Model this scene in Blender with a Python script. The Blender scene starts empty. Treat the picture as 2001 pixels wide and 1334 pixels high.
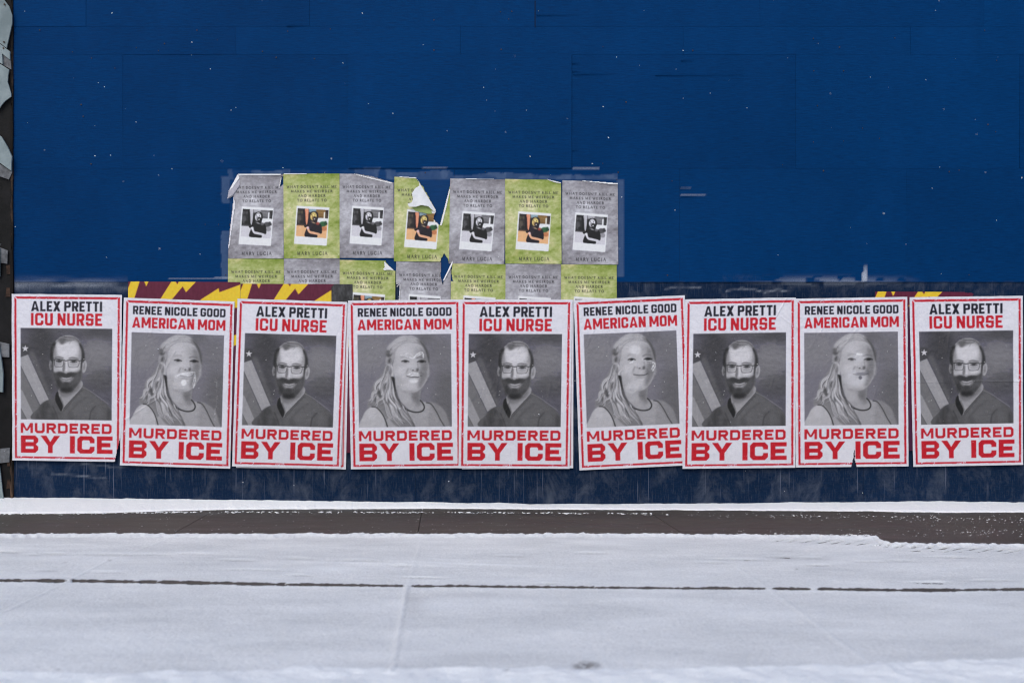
import bpy, math, random
import numpy as np

# ------------------------------------------------------------------ camera, world, sun, exposure
K = 0.00279                       # metres on the hoarding per photo pixel
CX, HZ, BASE = 1000.5, 745.0, 990.0
FPX = 1945.4                      # 35 mm lens on a 36 mm wide sensor, in photo pixels
D = FPX * K                       # camera to hoarding
H = (BASE - HZ) * K               # camera height above the pavement
sc = bpy.context.scene
COL = sc.collection
cam = bpy.data.cameras.new('camera'); cam.lens = 35; cam.sensor_width = 36; cam.clip_end = 300; cam.clip_start = 0.05
cam.shift_y = (HZ - 667.0) / 2001.0
cam.dof.use_dof = True; cam.dof.focus_distance = D; cam.dof.aperture_fstop = 2.8; cam.dof.aperture_blades = 9
co = bpy.data.objects.new('camera', cam); co.location = (0, -D, H); co.rotation_euler = (math.pi / 2, 0, 0)
COL.objects.link(co); sc.camera = co

SUN_EL, SUN_AZ = math.radians(48), math.radians(200)     # azimuth clockwise from +Y: behind the camera, a little to the left
w = bpy.data.worlds.new('World'); sc.world = w; w.use_nodes = True
nt = w.node_tree; bg = nt.nodes['Background']
sky = nt.nodes.new('ShaderNodeTexSky'); sky.sky_type = 'NISHITA'; sky.sun_disc = False
sky.sun_elevation = SUN_EL; sky.sun_rotation = SUN_AZ; sky.air_density = 1.0; sky.dust_density = 4.0; sky.ozone_density = 1.0
hs = nt.nodes.new('ShaderNodeHueSaturation'); hs.inputs['Saturation'].default_value = 1.5
mx = nt.nodes.new('ShaderNodeMix'); mx.data_type = 'RGBA'; mx.blend_type = 'MULTIPLY'; mx.inputs[0].default_value = 1.0
mx.inputs[7].default_value = (0.96, 1.07, 1.13, 1)          # flat grey winter cloud, white balanced like the photograph
nt.links.new(sky.outputs[0], hs.inputs['Color']); nt.links.new(hs.outputs[0], mx.inputs[6]); nt.links.new(mx.outputs[2], bg.inputs['Color'])
bg.inputs['Strength'].default_value = 0.15
sl = bpy.data.lights.new('overcast_sun', 'SUN'); sl.energy = 0.9; sl.angle = math.radians(28); sl.color = (1.0, 0.99, 0.98)
so = bpy.data.objects.new('overcast_sun', sl); COL.objects.link(so)
so.rotation_euler = (math.pi / 2 - SUN_EL, 0, math.pi - SUN_AZ)
so.location = (-3, -6, 6)
sc.cycles.filter_width = 1.15
vs = sc.view_settings; vs.view_transform = 'Standard'; vs.look = 'None'; vs.exposure = -0.23; vs.gamma = 1.0; vs.use_curve_mapping = False
WALL_LIGHT = np.array([0.79, 0.80, 0.84])      # measured: what a white sheet on the hoarding shows, so print tones become base colours

# ------------------------------------------------------------------ printing (numpy): letters, portraits, snapshots
def s2l(c):
    c = np.asarray(c, float) / 255.0
    return np.where(c <= 0.04045, c / 12.92, ((c + 0.055) / 1.055) ** 2.4)

def hash2(ix, iy, seed):
    n = (ix.astype(np.int64) * 374761393 + iy.astype(np.int64) * 668265263 + seed * 1442695041) & 0x7fffffff
    n = ((n ^ (n >> 13)) * 1274126177) & 0x7fffffff
    n = ((n ^ (n >> 16)) * 668265263) & 0x7fffffff
    return ((n ^ (n >> 15)) & 0xffff) / 65535.0

def vn(x, y, seed=0):
    x = np.asarray(x, float); y = np.asarray(y, float)
    ix = np.floor(x); iy = np.floor(y); fx = x - ix; fy = y - iy
    fx = fx * fx * (3 - 2 * fx); fy = fy * fy * (3 - 2 * fy)
    a = hash2(ix, iy, seed); b = hash2(ix + 1, iy, seed); c = hash2(ix, iy + 1, seed); d = hash2(ix + 1, iy + 1, seed)
    return (a * (1 - fx) + b * fx) * (1 - fy) + (c * (1 - fx) + d * fx) * fy

def fbm(x, y, seed=0, o=4):
    s = 0; a = 0.5; t = 0
    for k in range(o):
        s = s + a * vn(x * 2 ** k, y * 2 ** k, seed + 17 * k); t += a; a *= 0.55
    return s / t

def box1(a, r, ax):
    if r < 1: return a
    pad = [(0, 0)] * a.ndim; pad[ax] = (r + 1, r)
    c = np.cumsum(np.pad(a, pad, mode='edge'), axis=ax)
    n = a.shape[ax]
    hi = np.take(c, range(2 * r + 1, 2 * r + 1 + n), axis=ax); lo = np.take(c, range(0, n), axis=ax)
    return (hi - lo) / (2 * r + 1)

def blur(a, r):
    r = int(round(r))
    if r < 1: return a
    for _ in range(2):
        a = box1(box1(a, r, 0), r, 1)
    return a

def inpoly(X, Y, P):
    m = np.zeros(X.shape, bool); n = len(P)
    for i in range(n):
        x0, y0 = P[i]; x1, y1 = P[(i + 1) % n]
        if y0 == y1: continue
        c = ((Y >= y0) != (Y >= y1)) & (X < x0 + (Y - y0) * (x1 - x0) / (y1 - y0))
        m ^= c
    return m

def smooth_pts(P, closed=True, n=6):
    P = [np.array(p, float) for p in P]; out = []; N = len(P)
    rng = range(N) if closed else range(N - 1)
    for i in rng:
        if closed: p0, p1, p2, p3 = P[(i - 1) % N], P[i], P[(i + 1) % N], P[(i + 2) % N]
        else: p0, p1, p2, p3 = P[max(i - 1, 0)], P[i], P[i + 1], P[min(i + 2, N - 1)]
        for k in range(n):
            t = k / n
            out.append(0.5 * ((2 * p1) + (p2 - p0) * t + (2 * p0 - 5 * p1 + 4 * p2 - p3) * t * t + (3 * p1 - p0 - 3 * p2 + p3) * t ** 3))
    if not closed: out.append(P[-1])
    return [(float(q[0]), float(q[1])) for q in out]

class Pic:
    """a small raster in its own drawing coordinates"""
    def __init__(s, w, h, x0, y0, sx, sy, tone):
        s.a = np.zeros((h, w, 3)) + np.array(tone, float); s.w = w; s.h = h
        s.x0, s.y0, s.sx, s.sy = x0, y0, sx, sy
    def _T(s, P): return [((x - s.x0) * s.sx, (y - s.y0) * s.sy) for x, y in P]
    def _reg(s, P, pad):
        xs = [p[0] for p in P]; ys = [p[1] for p in P]
        a = max(0, int(min(xs) - pad)); b = min(s.w, int(max(xs) + pad) + 2)
        c = max(0, int(min(ys) - pad)); d = min(s.h, int(max(ys) + pad) + 2)
        return a, b, c, d
    def _mix(s, reg, m, tone, al):
        a, b, c, d = reg
        t = np.array(tone if np.ndim(tone) else [tone] * 3, float)
        m = (m * al)[..., None]
        s.a[c:d, a:b] = s.a[c:d, a:b] * (1 - m) + t * m
    def poly(s, P, tone, bl=1, al=1.0, sm=True):
        if sm: P = smooth_pts(P)
        P = s._T(P); br = bl * s.sx; reg = s._reg(P, br * 3 + 2); a, b, c, d = reg
        if b <= a or d <= c: return
        Y, X = np.mgrid[c:d, a:b] + 0.5
        m = blur(inpoly(X, Y, P).astype(float), br)
        s._mix(reg, m, tone, al)
    def ell(s, cx, cy, rx, ry, tone, bl=1, al=1.0, rot=0):
        P = []
        for k in range(28):
            t = k / 28 * 6.28318; u = rx * math.cos(t); v = ry * math.sin(t)
            P.append((cx + u * math.cos(rot) - v * math.sin(rot), cy + u * math.sin(rot) + v * math.cos(rot)))
        s.poly(P, tone, bl, al, False)
    def line(s, P, wd, tone, bl=0, al=1.0, taper=False, sm=True):
        if sm and len(P) > 2: P = smooth_pts(P, False, 5)
        Q = s._T(P); r = wd * s.sx / 2; br = bl * s.sx; reg = s._reg(Q, r + br * 3 + 2); a, b, c, d = reg
        if b <= a or d <= c: return
        Y, X = np.mgrid[c:d, a:b] + 0.5
        m = np.zeros(X.shape); n = len(Q) - 1
        for i in range(n):
            x0, y0 = Q[i]; x1, y1 = Q[i + 1]; dx, dy = x1 - x0, y1 - y0; L = dx * dx + dy * dy + 1e-9
            t = np.clip(((X - x0) * dx + (Y - y0) * dy) / L, 0, 1)
            dd = np.hypot(X - x0 - t * dx, Y - y0 - t * dy)
            rr = r
            if taper:
                q = (i + t) / n; rr = r * (0.25 + 0.75 * np.sin(np.pi * np.clip(q, 0.02, 0.98)))
            m = np.maximum(m, np.clip(rr - dd + 0.5, 0, 1))
        if br >= 1: m = blur(m, br)
        s._mix(reg, m, tone, al)
    def noise(s, amp, sc, seed, ysc=1):
        Y, X = np.mgrid[0:s.h, 0:s.w]
        s.a += ((fbm(X / sc, Y / (sc * ysc), seed) - 0.5) * 2 * amp)[..., None]

def portrait_man():
    RB = random.Random(2)
    p = Pic(480, 480, 97, 65, 0.4, 0.4, (84, 83, 90))
    p.ell(1080, 400, 230, 240, 118, 90, .8); p.ell(1050, 640, 230, 130, 104, 60, .6)
    p.ell(380, 250, 190, 260, 56, 70, .75); p.ell(1120, 120, 260, 60, 66, 40, .7); p.ell(430, 720, 130, 260, 64, 50, .7)
    p.ell(1160, 760, 190, 130, 74, 50, .6); p.ell(700, 90, 300, 50, 86, 30, .5)
    p.noise(7, 26, 3, .5)
    # flag
    p.poly([(97, 270), (230, 300), (215, 400), (97, 440)], 62, 8, .7)
    p.poly([(97, 570), (350, 1090), (300, 1270), (97, 1270)], 100, 4, 1, False)
    p.poly([(200, 380), (270, 380), (500, 960), (470, 1010)], 92, 14, .8, False)
    p.poly([(97, 450), (188, 415), (462, 1000), (350, 1070), (97, 560)], 142, 2, 1, False)
    p.line([(97, 562), (350, 1075)], 6, 72, 1, .8); p.line([(190, 417), (460, 1000)], 5, 170, 1, .6)
    p.line([(150, 440), (400, 1010)], 16, 152, 5, .5)
    p.poly([(97, 870), (120, 890), (285, 1240), (280, 1270), (180, 1270), (97, 1110)], 136, 2, 1, False)
    p.line([(97, 1120), (180, 1270)], 6, 72, 1, .8)
    st = []
    for k in range(10):
        r = 46 if k % 2 == 0 else 18; t = -1.5708 + k * 0.62832
        st.append((157 + r * math.cos(t), 335 + r * math.sin(t)))
    p.poly(st, 196, 1, 1, False)
    # scrubs
    p.poly([(285, 1275), (340, 1100), (430, 1015), (530, 985), (570, 900), (640, 900), (870, 800), (980, 860), (1100, 960),
            (1240, 1060), (1292, 1150), (1300, 1275)], 84, 3, 1)
    p.poly([(300, 1270), (360, 1080), (440, 1020), (480, 1080), (560, 1270)], 62, 14, .85)
    p.poly([(700, 1270), (660, 1150), (900, 880), (1040, 930), (1180, 1040), (1050, 1080), (1010, 1270)], 94, 16, .8)
    p.line([(520, 1090), (560, 1180), (590, 1270)], 14, 52, 4, .7); p.line([(400, 1060), (385, 1160), (410, 1260)], 10, 50, 6, .6)
    p.line([(1080, 1080), (1020, 1150), (1000, 1270)], 16, 58, 5, .7); p.line([(905, 830), (1010, 880), (1160, 985), (1250, 1050)], 9, 118, 3, .8)
    p.line([(660, 1150), (780, 1010), (900, 870)], 9, 68, 3, .7)
    p.ell(1255, 1190, 26, 80, 60, 12, .6); p.ell(820, 1130, 120, 50, 100, 34, .6, -.5); p.ell(760, 1220, 40, 60, 72, 22, .6); p.ell(1130, 1160, 60, 90, 98, 26, .6); p.ell(470, 1180, 30, 80, 96, 18, .5); p.line([(720, 1180), (850, 1040), (960, 960)], 20, 72, 10, .5); p.line([(330, 1150), (350, 1230)], 20, 100, 10, .5)
    # neck
    p.poly([(590, 880), (630, 1135), (680, 1080), (800, 950), (905, 830), (880, 740), (700, 760)], 140, 3)
    p.poly([(600, 870), (720, 905), (850, 800), (870, 850), (740, 950), (625, 960)], 100, 14, .8)
    p.poly([(620, 960), (665, 1075), (640, 1110), (600, 1000)], 92, 5, .8)
    p.poly([(555, 930), (585, 895), (602, 960), (650, 1080), (628, 1150), (590, 1090), (552, 1010)], 32, 3)
    p.line([(905, 835), (780, 985), (655, 1120)], 6, 60, 2, .7)
    # ears
    p.ell(492, 545, 22, 68, 118, 3); p.ell(497, 560, 10, 40, 70, 5, .7)
    p.ell(928, 565, 34, 82, 150, 3, 1, .15); p.ell(930, 560, 14, 48, 110, 6, .7, .1)
    # head
    p.poly([(497, 470), (500, 360), (545, 245), (640, 178), (740, 158), (840, 200), (905, 310), (925, 470), (900, 640),
            (880, 760), (800, 870), (700, 905), (610, 860), (540, 740), (515, 600)], 158, 3)
    p.ell(620, 590, 40, 30, 176, 10, .6)
    p.ell(705, 345, 150, 125, 204, 30, .85); p.ell(800, 605, 50, 34, 196, 12, .7); p.ell(600, 600, 44, 28, 184, 12, .6); p.line([(700, 500), (698, 615)], 24, 204, 9, .7); p.ell(690, 560, 60, 90, 182, 20, .5); p.ell(800, 610, 60, 40, 184, 14, .7)
    p.ell(570, 600, 40, 40, 160, 14, .6); p.ell(545, 400, 26, 110, 118, 16, .5); p.ell(880, 380, 20, 120, 124, 14, .5)
    # hair
    p.poly([(486, 465), (488, 360), (512, 275), (560, 235), (545, 320), (528, 400), (520, 500), (500, 500)], 38, 7)
    p.poly([(860, 225), (905, 300), (930, 380), (935, 470), (905, 510), (893, 440), (888, 360), (860, 262)], 50, 7)
    p.poly([(540, 262), (590, 200), (650, 165), (740, 155), (820, 180), (880, 240), (865, 262), (800, 222), (740, 236),
            (700, 250), (640, 275), (600, 240), (565, 250)], 112, 9, .9)
    p.poly([(600, 200), (690, 185), (680, 240), (630, 275), (600, 240)], 84, 9, .7)
    p.line([(620, 165), (700, 180), (800, 190), (860, 235)], 7, 60, 2, .7); p.line([(600, 190), (690, 160), (790, 172)], 5, 150, 2, .7)
    p.line([(660, 215), (740, 225), (800, 215)], 5, 70, 2, .6); p.line([(760, 232), (735, 262)], 10, 120, 4, .6)
    p.poly([(505, 460), (530, 450), (524, 640), (512, 620)], 50, 4, .9); p.poly([(890, 450), (910, 480), (893, 650), (880, 600)], 52, 5, .9)
    # beard
    p.poly([(508, 560), (530, 640), (600, 628), (690, 650), (800, 630), (880, 600), (904, 560), (900, 700), (870, 790), (800, 880), (700, 915), (610, 880), (545, 780), (516, 690)], 96, 14, .8)
    p.poly([(512, 600), (535, 640), (560, 655), (600, 640), (650, 648), (690, 662), (740, 645), (800, 648), (850, 640),
            (890, 610), (890, 700), (862, 780), (796, 866), (740, 896), (680, 902), (620, 866), (562, 780), (524, 690)], 60, 9, .92)
    p.poly([(760, 690), (850, 650), (880, 640), (872, 740), (800, 800), (740, 820)], 88, 18, .6)
    p.noise(0, 9, 1)
    for k in range(120):
        bx = RB.uniform(530, 880); by = RB.uniform(660, 890); p.line([(bx, by), (bx + RB.uniform(-6, 6), by + 22)], 4, RB.choice([36, 48, 84, 100]), 1, .35 if (bx - 705) ** 2 / 170 ** 2 + (by - 700) ** 2 / 190 ** 2 < 1 else 0)
    p.ell(840, 720, 40, 60, 84, 14, .6); p.ell(560, 690, 26, 50, 74, 12, .5); p.ell(695, 870, 84, 34, 34, 16, .8); p.ell(590, 800, 30, 60, 48, 14, .7)
    p.poly([(612, 712), (700, 722), (785, 704), (770, 745), (730, 775), (690, 752), (655, 775), (622, 745)], 132, 10, .8)
    p.poly([(650, 740), (700, 748), (750, 736), (735, 756), (700, 764), (665, 758)], 156, 6, .7)
    p.poly([(630, 705), (700, 715), (770, 698), (745, 716), (700, 728), (655, 722)], 180, 3, .85)
    p.line([(600, 700), (650, 704), (700, 710), (760, 698), (795, 690)], 5, 60, 1, .9)
    p.line([(632, 728), (700, 738), (760, 724)], 5, 110, 2, .8)
    p.poly([(660, 785), (700, 775), (738, 788), (715, 840), (680, 840)], 58, 10, .8)
    p.poly([(560, 660), (620, 636), (690, 660), (760, 640), (830, 660), (800, 688), (700, 684), (600, 692)], 52, 9, .85)
    p.ell(540, 380, 22, 90, 118, 12, .6); p.ell(880, 400, 16, 90, 128, 10, .5); p.line([(590, 320), (690, 310), (800, 320)], 10, 176, 6, .4); p.line([(600, 360), (700, 352), (800, 362)], 8, 172, 5, .4)
    # nose, eyes, brows
    p.poly([(672, 490), (650, 560), (644, 620), (668, 642), (680, 560)], 96, 5, .8); p.ell(560, 540, 26, 60, 128, 14, .5); p.ell(690, 640, 34, 12, 150, 5, .8)
    p.ell(665, 648, 10, 6, 60, 2, .8); p.ell(716, 648, 10, 6, 60, 2, .8); p.line([(702, 500), (698, 620)], 16, 200, 6, .6)
    p.ell(602, 498, 40, 16, 110, 5, .8); p.ell(790, 500, 40, 16, 112, 5, .8)
    p.ell(600, 478, 56, 26, 118, 10, .6); p.ell(790, 480, 56, 26, 122, 10, .6); p.line([(560, 496), (600, 484), (642, 496)], 9, 46, 2, .95); p.line([(752, 500), (795, 488), (832, 502)], 9, 50, 2, .9)
    p.ell(604, 499, 26, 12, 44, 4, .85); p.ell(790, 501, 26, 12, 44, 4, .85); p.ell(600, 530, 40, 14, 140, 6, .6); p.ell(792, 532, 40, 14, 146, 6, .6)
    p.line([(545, 456), (590, 440), (655, 455)], 15, 78, 4, .8); p.line([(730, 458), (780, 446), (850, 462)], 15, 78, 4, .8)
    # glasses
    p.line([(540, 478), (540, 530), (556, 568), (630, 568), (654, 545), (662, 484)], 7, 62, 1, .75)
    p.line([(556, 580), (632, 582)], 5, 196, 2, .6); p.line([(745, 586), (832, 586)], 5, 200, 2, .6)
    p.line([(715, 486), (722, 550), (745, 574), (830, 572), (856, 545), (868, 490)], 7, 62, 1, .75)
    p.line([(536, 476), (600, 470), (664, 482), (690, 490), (716, 484), (790, 474), (870, 488)], 10, 30, 1, 1)
    p.line([(540, 478), (541, 545)], 6, 50, 1); p.line([(870, 488), (905, 478)], 9, 50, 1)
    p.line([(662, 484), (654, 545)], 5, 80, 1, .7); p.line([(506, 470), (540, 478)], 7, 60, 1)
    p.noise(3, 3, 9); p.noise(4, 60, 12, .15)
    return p.a

def portrait_woman():
    p = Pic(480, 480, 82, 55, 0.398, 0.398, (108, 107, 113))
    R = random.Random(5)
    p.ell(250, 300, 260, 240, 120, 90, .7); p.ell(1200, 900, 160, 420, 86, 80, .8); p.ell(960, 120, 130, 80, 88, 40, .6)
    p.ell(1150, 300, 150, 200, 98, 60, .6)
    # back hair mass
    p.poly([(470, 430), (400, 540), (330, 640), (262, 740), (270, 840), (215, 900), (205, 1000), (330, 1010), (420, 1150),
            (560, 1262), (820, 1262), (760, 1120), (640, 960), (560, 820), (540, 600)], 118, 10)
    # shoulders and top
    p.poly([(95, 1270), (130, 1130), (190, 1030), (290, 990), (380, 1060), (450, 1270)], 176, 4)
    p.ell(250, 1080, 60, 70, 196, 22, .6)
    p.poly([(450, 1270), (560, 1050), (760, 1050), (880, 940), (960, 945), (1060, 1000), (1150, 1180), (1190, 1270)], 148, 4)
    p.poly([(1000, 955), (1110, 975), (1200, 1060), (1250, 1200), (1262, 1270), (1185, 1270)], 122, 8)
    p.poly([(980, 1270), (1000, 1000), (1060, 1010), (1180, 1270)], 128, 20, .7)
    p.line([(255, 990), (310, 1000), (370, 1060), (420, 1150), (455, 1262)], 15, 46, 3)
    p.line([(960, 945), (1020, 965), (1080, 1050), (1140, 1170), (1188, 1250)], 12, 54, 3)
    # neck
    p.poly([(560, 640), (600, 860), (660, 960), (760, 1050), (860, 1060), (930, 1010), (925, 960), (880, 900), (862, 740)], 150, 5)
    p.poly([(640, 790), (760, 800), (880, 740), (878, 900), (900, 960), (840, 990), (780, 900)], 104, 22, .85)
    p.poly([(570, 660), (620, 840), (700, 940), (770, 900), (760, 800), (680, 760)], 166, 22, .8)
    p.ell(660, 900, 50, 60, 168, 22, .5); p.ell(820, 860, 50, 60, 92, 22, .5)
    p.line([(640, 985), (720, 1040), (820, 1068), (900, 1055), (932, 1010), (915, 955), (880, 915)], 16, 36, 3)
    # face
    p.poly([(560, 290), (620, 200), (740, 160), (860, 175), (950, 250), (990, 360), (1000, 470), (985, 600), (940, 700),
            (870, 780), (780, 812), (680, 790), (600, 720), (560, 620), (535, 500), (540, 380)], 178, 5)
    p.ell(560, 400, 22, 150, 156, 18, .5); p.ell(600, 690, 70, 80, 150, 26, .5)
    p.ell(710, 275, 100, 70, 196, 34, .75); p.ell(650, 545, 60, 75, 198, 28, .8); p.ell(640, 400, 40, 60, 166, 22, .5); p.ell(830, 270, 60, 80, 160, 30, .5); p.ell(600, 640, 40, 70, 162, 20, .5); p.ell(770, 720, 80, 44, 192, 22, .7); p.ell(800, 470, 26, 80, 196, 10, .6)
    p.ell(880, 300, 60, 90, 150, 26, .6); p.ell(740, 480, 40, 60, 196, 16, .6)
    p.poly([(900, 230), (980, 330), (1000, 480), (985, 600), (930, 710), (860, 790), (860, 640), (885, 480)], 108, 26, .95)
    p.ell(760, 800, 120, 18, 130, 12, .5); p.ell(895, 560, 34, 60, 118, 16, .6); p.ell(990, 560, 20, 60, 150, 8, .5)
    # ear
    p.poly([(455, 440), (500, 430), (535, 500), (540, 600), (500, 595), (470, 520)], 176, 4)
    p.poly([(462, 470), (500, 470), (520, 530), (500, 590), (478, 540)], 100, 6, .8); p.line([(452, 440), (500, 436), (530, 490)], 8, 210, 3, .8)
    p.poly([(500, 605), (548, 615), (560, 700), (570, 800), (540, 760), (515, 680)], 36, 5)
    # crown hair
    p.poly([(440, 440), (455, 300), (480, 200), (560, 130), (660, 75), (780, 75), (880, 120), (950, 200), (1000, 330),
            (1010, 440), (985, 400), (960, 290), (890, 195), (800, 165), (700, 165), (620, 205), (560, 290), (535, 400), (530, 440), (500, 430)], 138, 5)
    p.ell(490, 290, 46, 55, 76, 12, .8); p.ell(505, 400, 34, 40, 66, 12, .7); p.poly([(880, 130), (960, 215), (1006, 340), (1006, 450), (984, 400), (950, 270)], 66, 7, .85)
    O_ = [(448, 420), (462, 270), (540, 140), (680, 72), (840, 84), (950, 180), (1004, 330)]
    I_ = [(528, 400), (548, 300), (610, 205), (700, 158), (810, 160), (905, 220), (975, 340)]
    p.poly([(455, 300), (480, 200), (560, 130), (660, 80), (780, 78), (850, 110), (800, 160), (700, 160), (610, 205), (545, 290)], 168, 14, .8)
    for k in range(90):      # strands swept back from the parting towards the braid
        f = R.random(); g2 = R.random()
        P = [(905 - 120 * f + R.uniform(-6, 6), 150 + R.uniform(-14, 16)), (790 - 70 * f, 92 + 52 * g2), (660 - 30 * f, 88 + 84 * g2), (560 - 10 * f, 140 + 90 * g2), (500 + 20 * f, 220 + 50 * g2), (478 + 30 * f, 290 + 30 * g2)]
        P = P[R.choice([0, 0, 1, 2]):]
        p.line(P, R.uniform(4, 12), R.choice([118, 140, 156, 176, 196, 206]), 2.5, R.uniform(.25, .55), True)
    for k in range(26):
        f = R.random()
        p.line([(880 + 20 * f, 140 + 30 * f), (945 + 8 * f, 205 + 30 * f), (985 + 6 * f - 8, 300 + 20 * f), (1004 - 10 * f, 420)], R.uniform(4, 9), R.choice([60, 78, 96, 120]), 2, R.uniform(.3, .6), True)
    p.ell(478, 300, 30, 46, 70, 9, .75); p.ell(512, 250, 22, 20, 96, 7, .6); p.ell(505, 400, 24, 34, 62, 9, .75); p.ell(545, 330, 14, 60, 110, 8, .6)
    p.ell(640, 120, 70, 24, 188, 12, .5, -.5); p.ell(560, 190, 40, 24, 180, 10, .5, -.9); p.ell(900, 160, 60, 26, 84, 14, .6, .7)
    p.line([(560, 250), (548, 330), (530, 420)], 14, 120, 7, .5)
    # loose waves falling over the shoulder
    mass = [(462, 440), (420, 540), (350, 640), (285, 740), (262, 850), (215, 960), (290, 985), (380, 1010), (460, 1120), (590, 1262), (800, 1262), (740, 1130), (640, 1000), (575, 860), (530, 700), (500, 560)]
    p.poly(mass, 112, 8)
    locks = [([(470, 450), (420, 580), (340, 700), (300, 820), (262, 960)], 46, 16, 0.0), ([(480, 500), (450, 640), (400, 760), (390, 880), (330, 960)], 50, 20, 1.2),
             ([(490, 560), (480, 720), (480, 860), (540, 1000), (600, 1130), (660, 1262)], 52, 18, 2.2), ([(505, 640), (530, 820), (600, 960), (690, 1080), (800, 1250)], 44, 14, 3.1),
             ([(470, 700), (440, 860), (470, 1000), (560, 1120), (640, 1250)], 60, 20, 4.0), ([(420, 620), (370, 760), (300, 860), (240, 960)], 60, 18, 5.1)]
    for g, wdt, amp, ph in locks:
        g = smooth_pts(g, False, 8); n_ = len(g)
        for k in range(30):
            o = R.uniform(-1, 1); a0 = R.uniform(0, .45); a1 = R.uniform(.6, 1.0); pj = R.uniform(-.35, .35); P = []
            for i in range(int(a0 * n_), max(int(a0 * n_) + 6, int(a1 * n_))):
                if i >= n_: break
                x, y = g[i]; t = i / n_; dx = g[min(i + 1, n_ - 1)][0] - g[i - 1 if i else 0][0]; dy = g[min(i + 1, n_ - 1)][1] - g[i - 1 if i else 0][1]; L = math.hypot(dx, dy) + 1e-6
                q = o * wdt * (.5 + .7 * t) + amp * math.sin(t * 15 + ph + pj + o * .8) * (.3 + t)
                P.append((x - dy / L * q, y + dx / L * q))
            tn = 158 + 40 * math.sin(o * 5 + ph) + R.uniform(-45, 40)
            if len(P) > 3: p.line(P[::2] + [P[-1]], R.uniform(5, 16), max(62, min(214, tn)), 2, R.uniform(.35, .8), True)
    for (x, y, rx, ry, rt) in [(352, 790, 14, 44, -.3), (372, 850, 22, 14, .3), (430, 720, 10, 50, .1), (540, 900, 10, 46, -.3), (600, 1060, 12, 50, -.5), (300, 900, 12, 34, .2), (470, 930, 12, 44, -.2)]:
        p.ell(x, y, rx, ry, 62, 7, .75, rt)
    p.ell(350, 830, 22, 50, 66, 6, .8, -.3); p.ell(410, 740, 16, 60, 74, 8, .6); p.line([(600, 900), (660, 1030), (760, 1160), (800, 1250)], 22, 60, 6, .6)
    p.line([(560, 780), (590, 900), (640, 980)], 30, 62, 8, .7)
    for k in range(22):     # fine hair over the temple and ear
        f = R.random(); p.line([(600 - 40 * f, 210 + 40 * f), (556 - 30 * f, 320), (524 - 30 * f, 420), (490 - 30 * f, 520 + 60 * f)], R.uniform(4, 9), R.choice([120, 140, 160, 176]), 4, R.uniform(.12, .3), True)
    # features
    p.line([(645, 356), (690, 338), (745, 346)], 14, 138, 6, .85); p.line([(840, 366), (885, 350), (945, 366)], 16, 100, 6, .85); p.ell(700, 372, 52, 16, 172, 8, .6); p.ell(895, 378, 50, 14, 130, 8, .6)
    p.ell(695, 410, 46, 16, 120, 6, .8); p.line([(646, 406), (690, 392), (742, 410)], 12, 44, 3, .95); p.ell(696, 408, 24, 13, 34, 4, .95); p.ell(695, 430, 44, 12, 156, 6, .6)
    p.ell(905, 415, 50, 16, 92, 6, .85); p.line([(850, 412), (905, 395), (958, 412)], 13, 36, 3, .95); p.ell(908, 412, 28, 13, 26, 4, .95); p.ell(905, 440, 50, 12, 120, 6, .5)
    p.poly([(800, 380), (830, 440), (850, 500), (850, 530), (800, 525), (790, 460)], 176, 10, .6)
    p.line([(850, 430), (860, 500), (848, 530)], 14, 116, 6, .7); p.ell(792, 522, 15, 8, 62, 3, .9); p.ell(815, 534, 34, 8, 120, 5, .7); p.ell(760, 512, 12, 14, 130, 6, .6); p.ell(848, 518, 18, 24, 70, 7, .8)
    p.line([(740, 500), (715, 530), (700, 560)], 12, 132, 6, .6)
    p.line([(712, 598), (780, 613), (850, 612), (897, 592)], 13, 62, 3, .95); p.ell(800, 640, 60, 10, 136, 7, .7); p.ell(805, 668, 50, 12, 190, 8, .6); p.ell(705, 575, 10, 34, 140, 9, .6, .4); p.ell(900, 560, 12, 34, 92, 9, .6, -.3); p.ell(722, 520, 10, 34, 130, 8, .6, .3); p.line([(740, 622), (810, 640), (870, 622)], 16, 150, 5, .7)
    p.line([(735, 590), (805, 598), (870, 585)], 12, 142, 4, .7); p.ell(905, 600, 10, 14, 90, 5, .7)
    p.noise(3, 3, 29); p.noise(3, 40, 32, .2)
    return p.a

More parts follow.
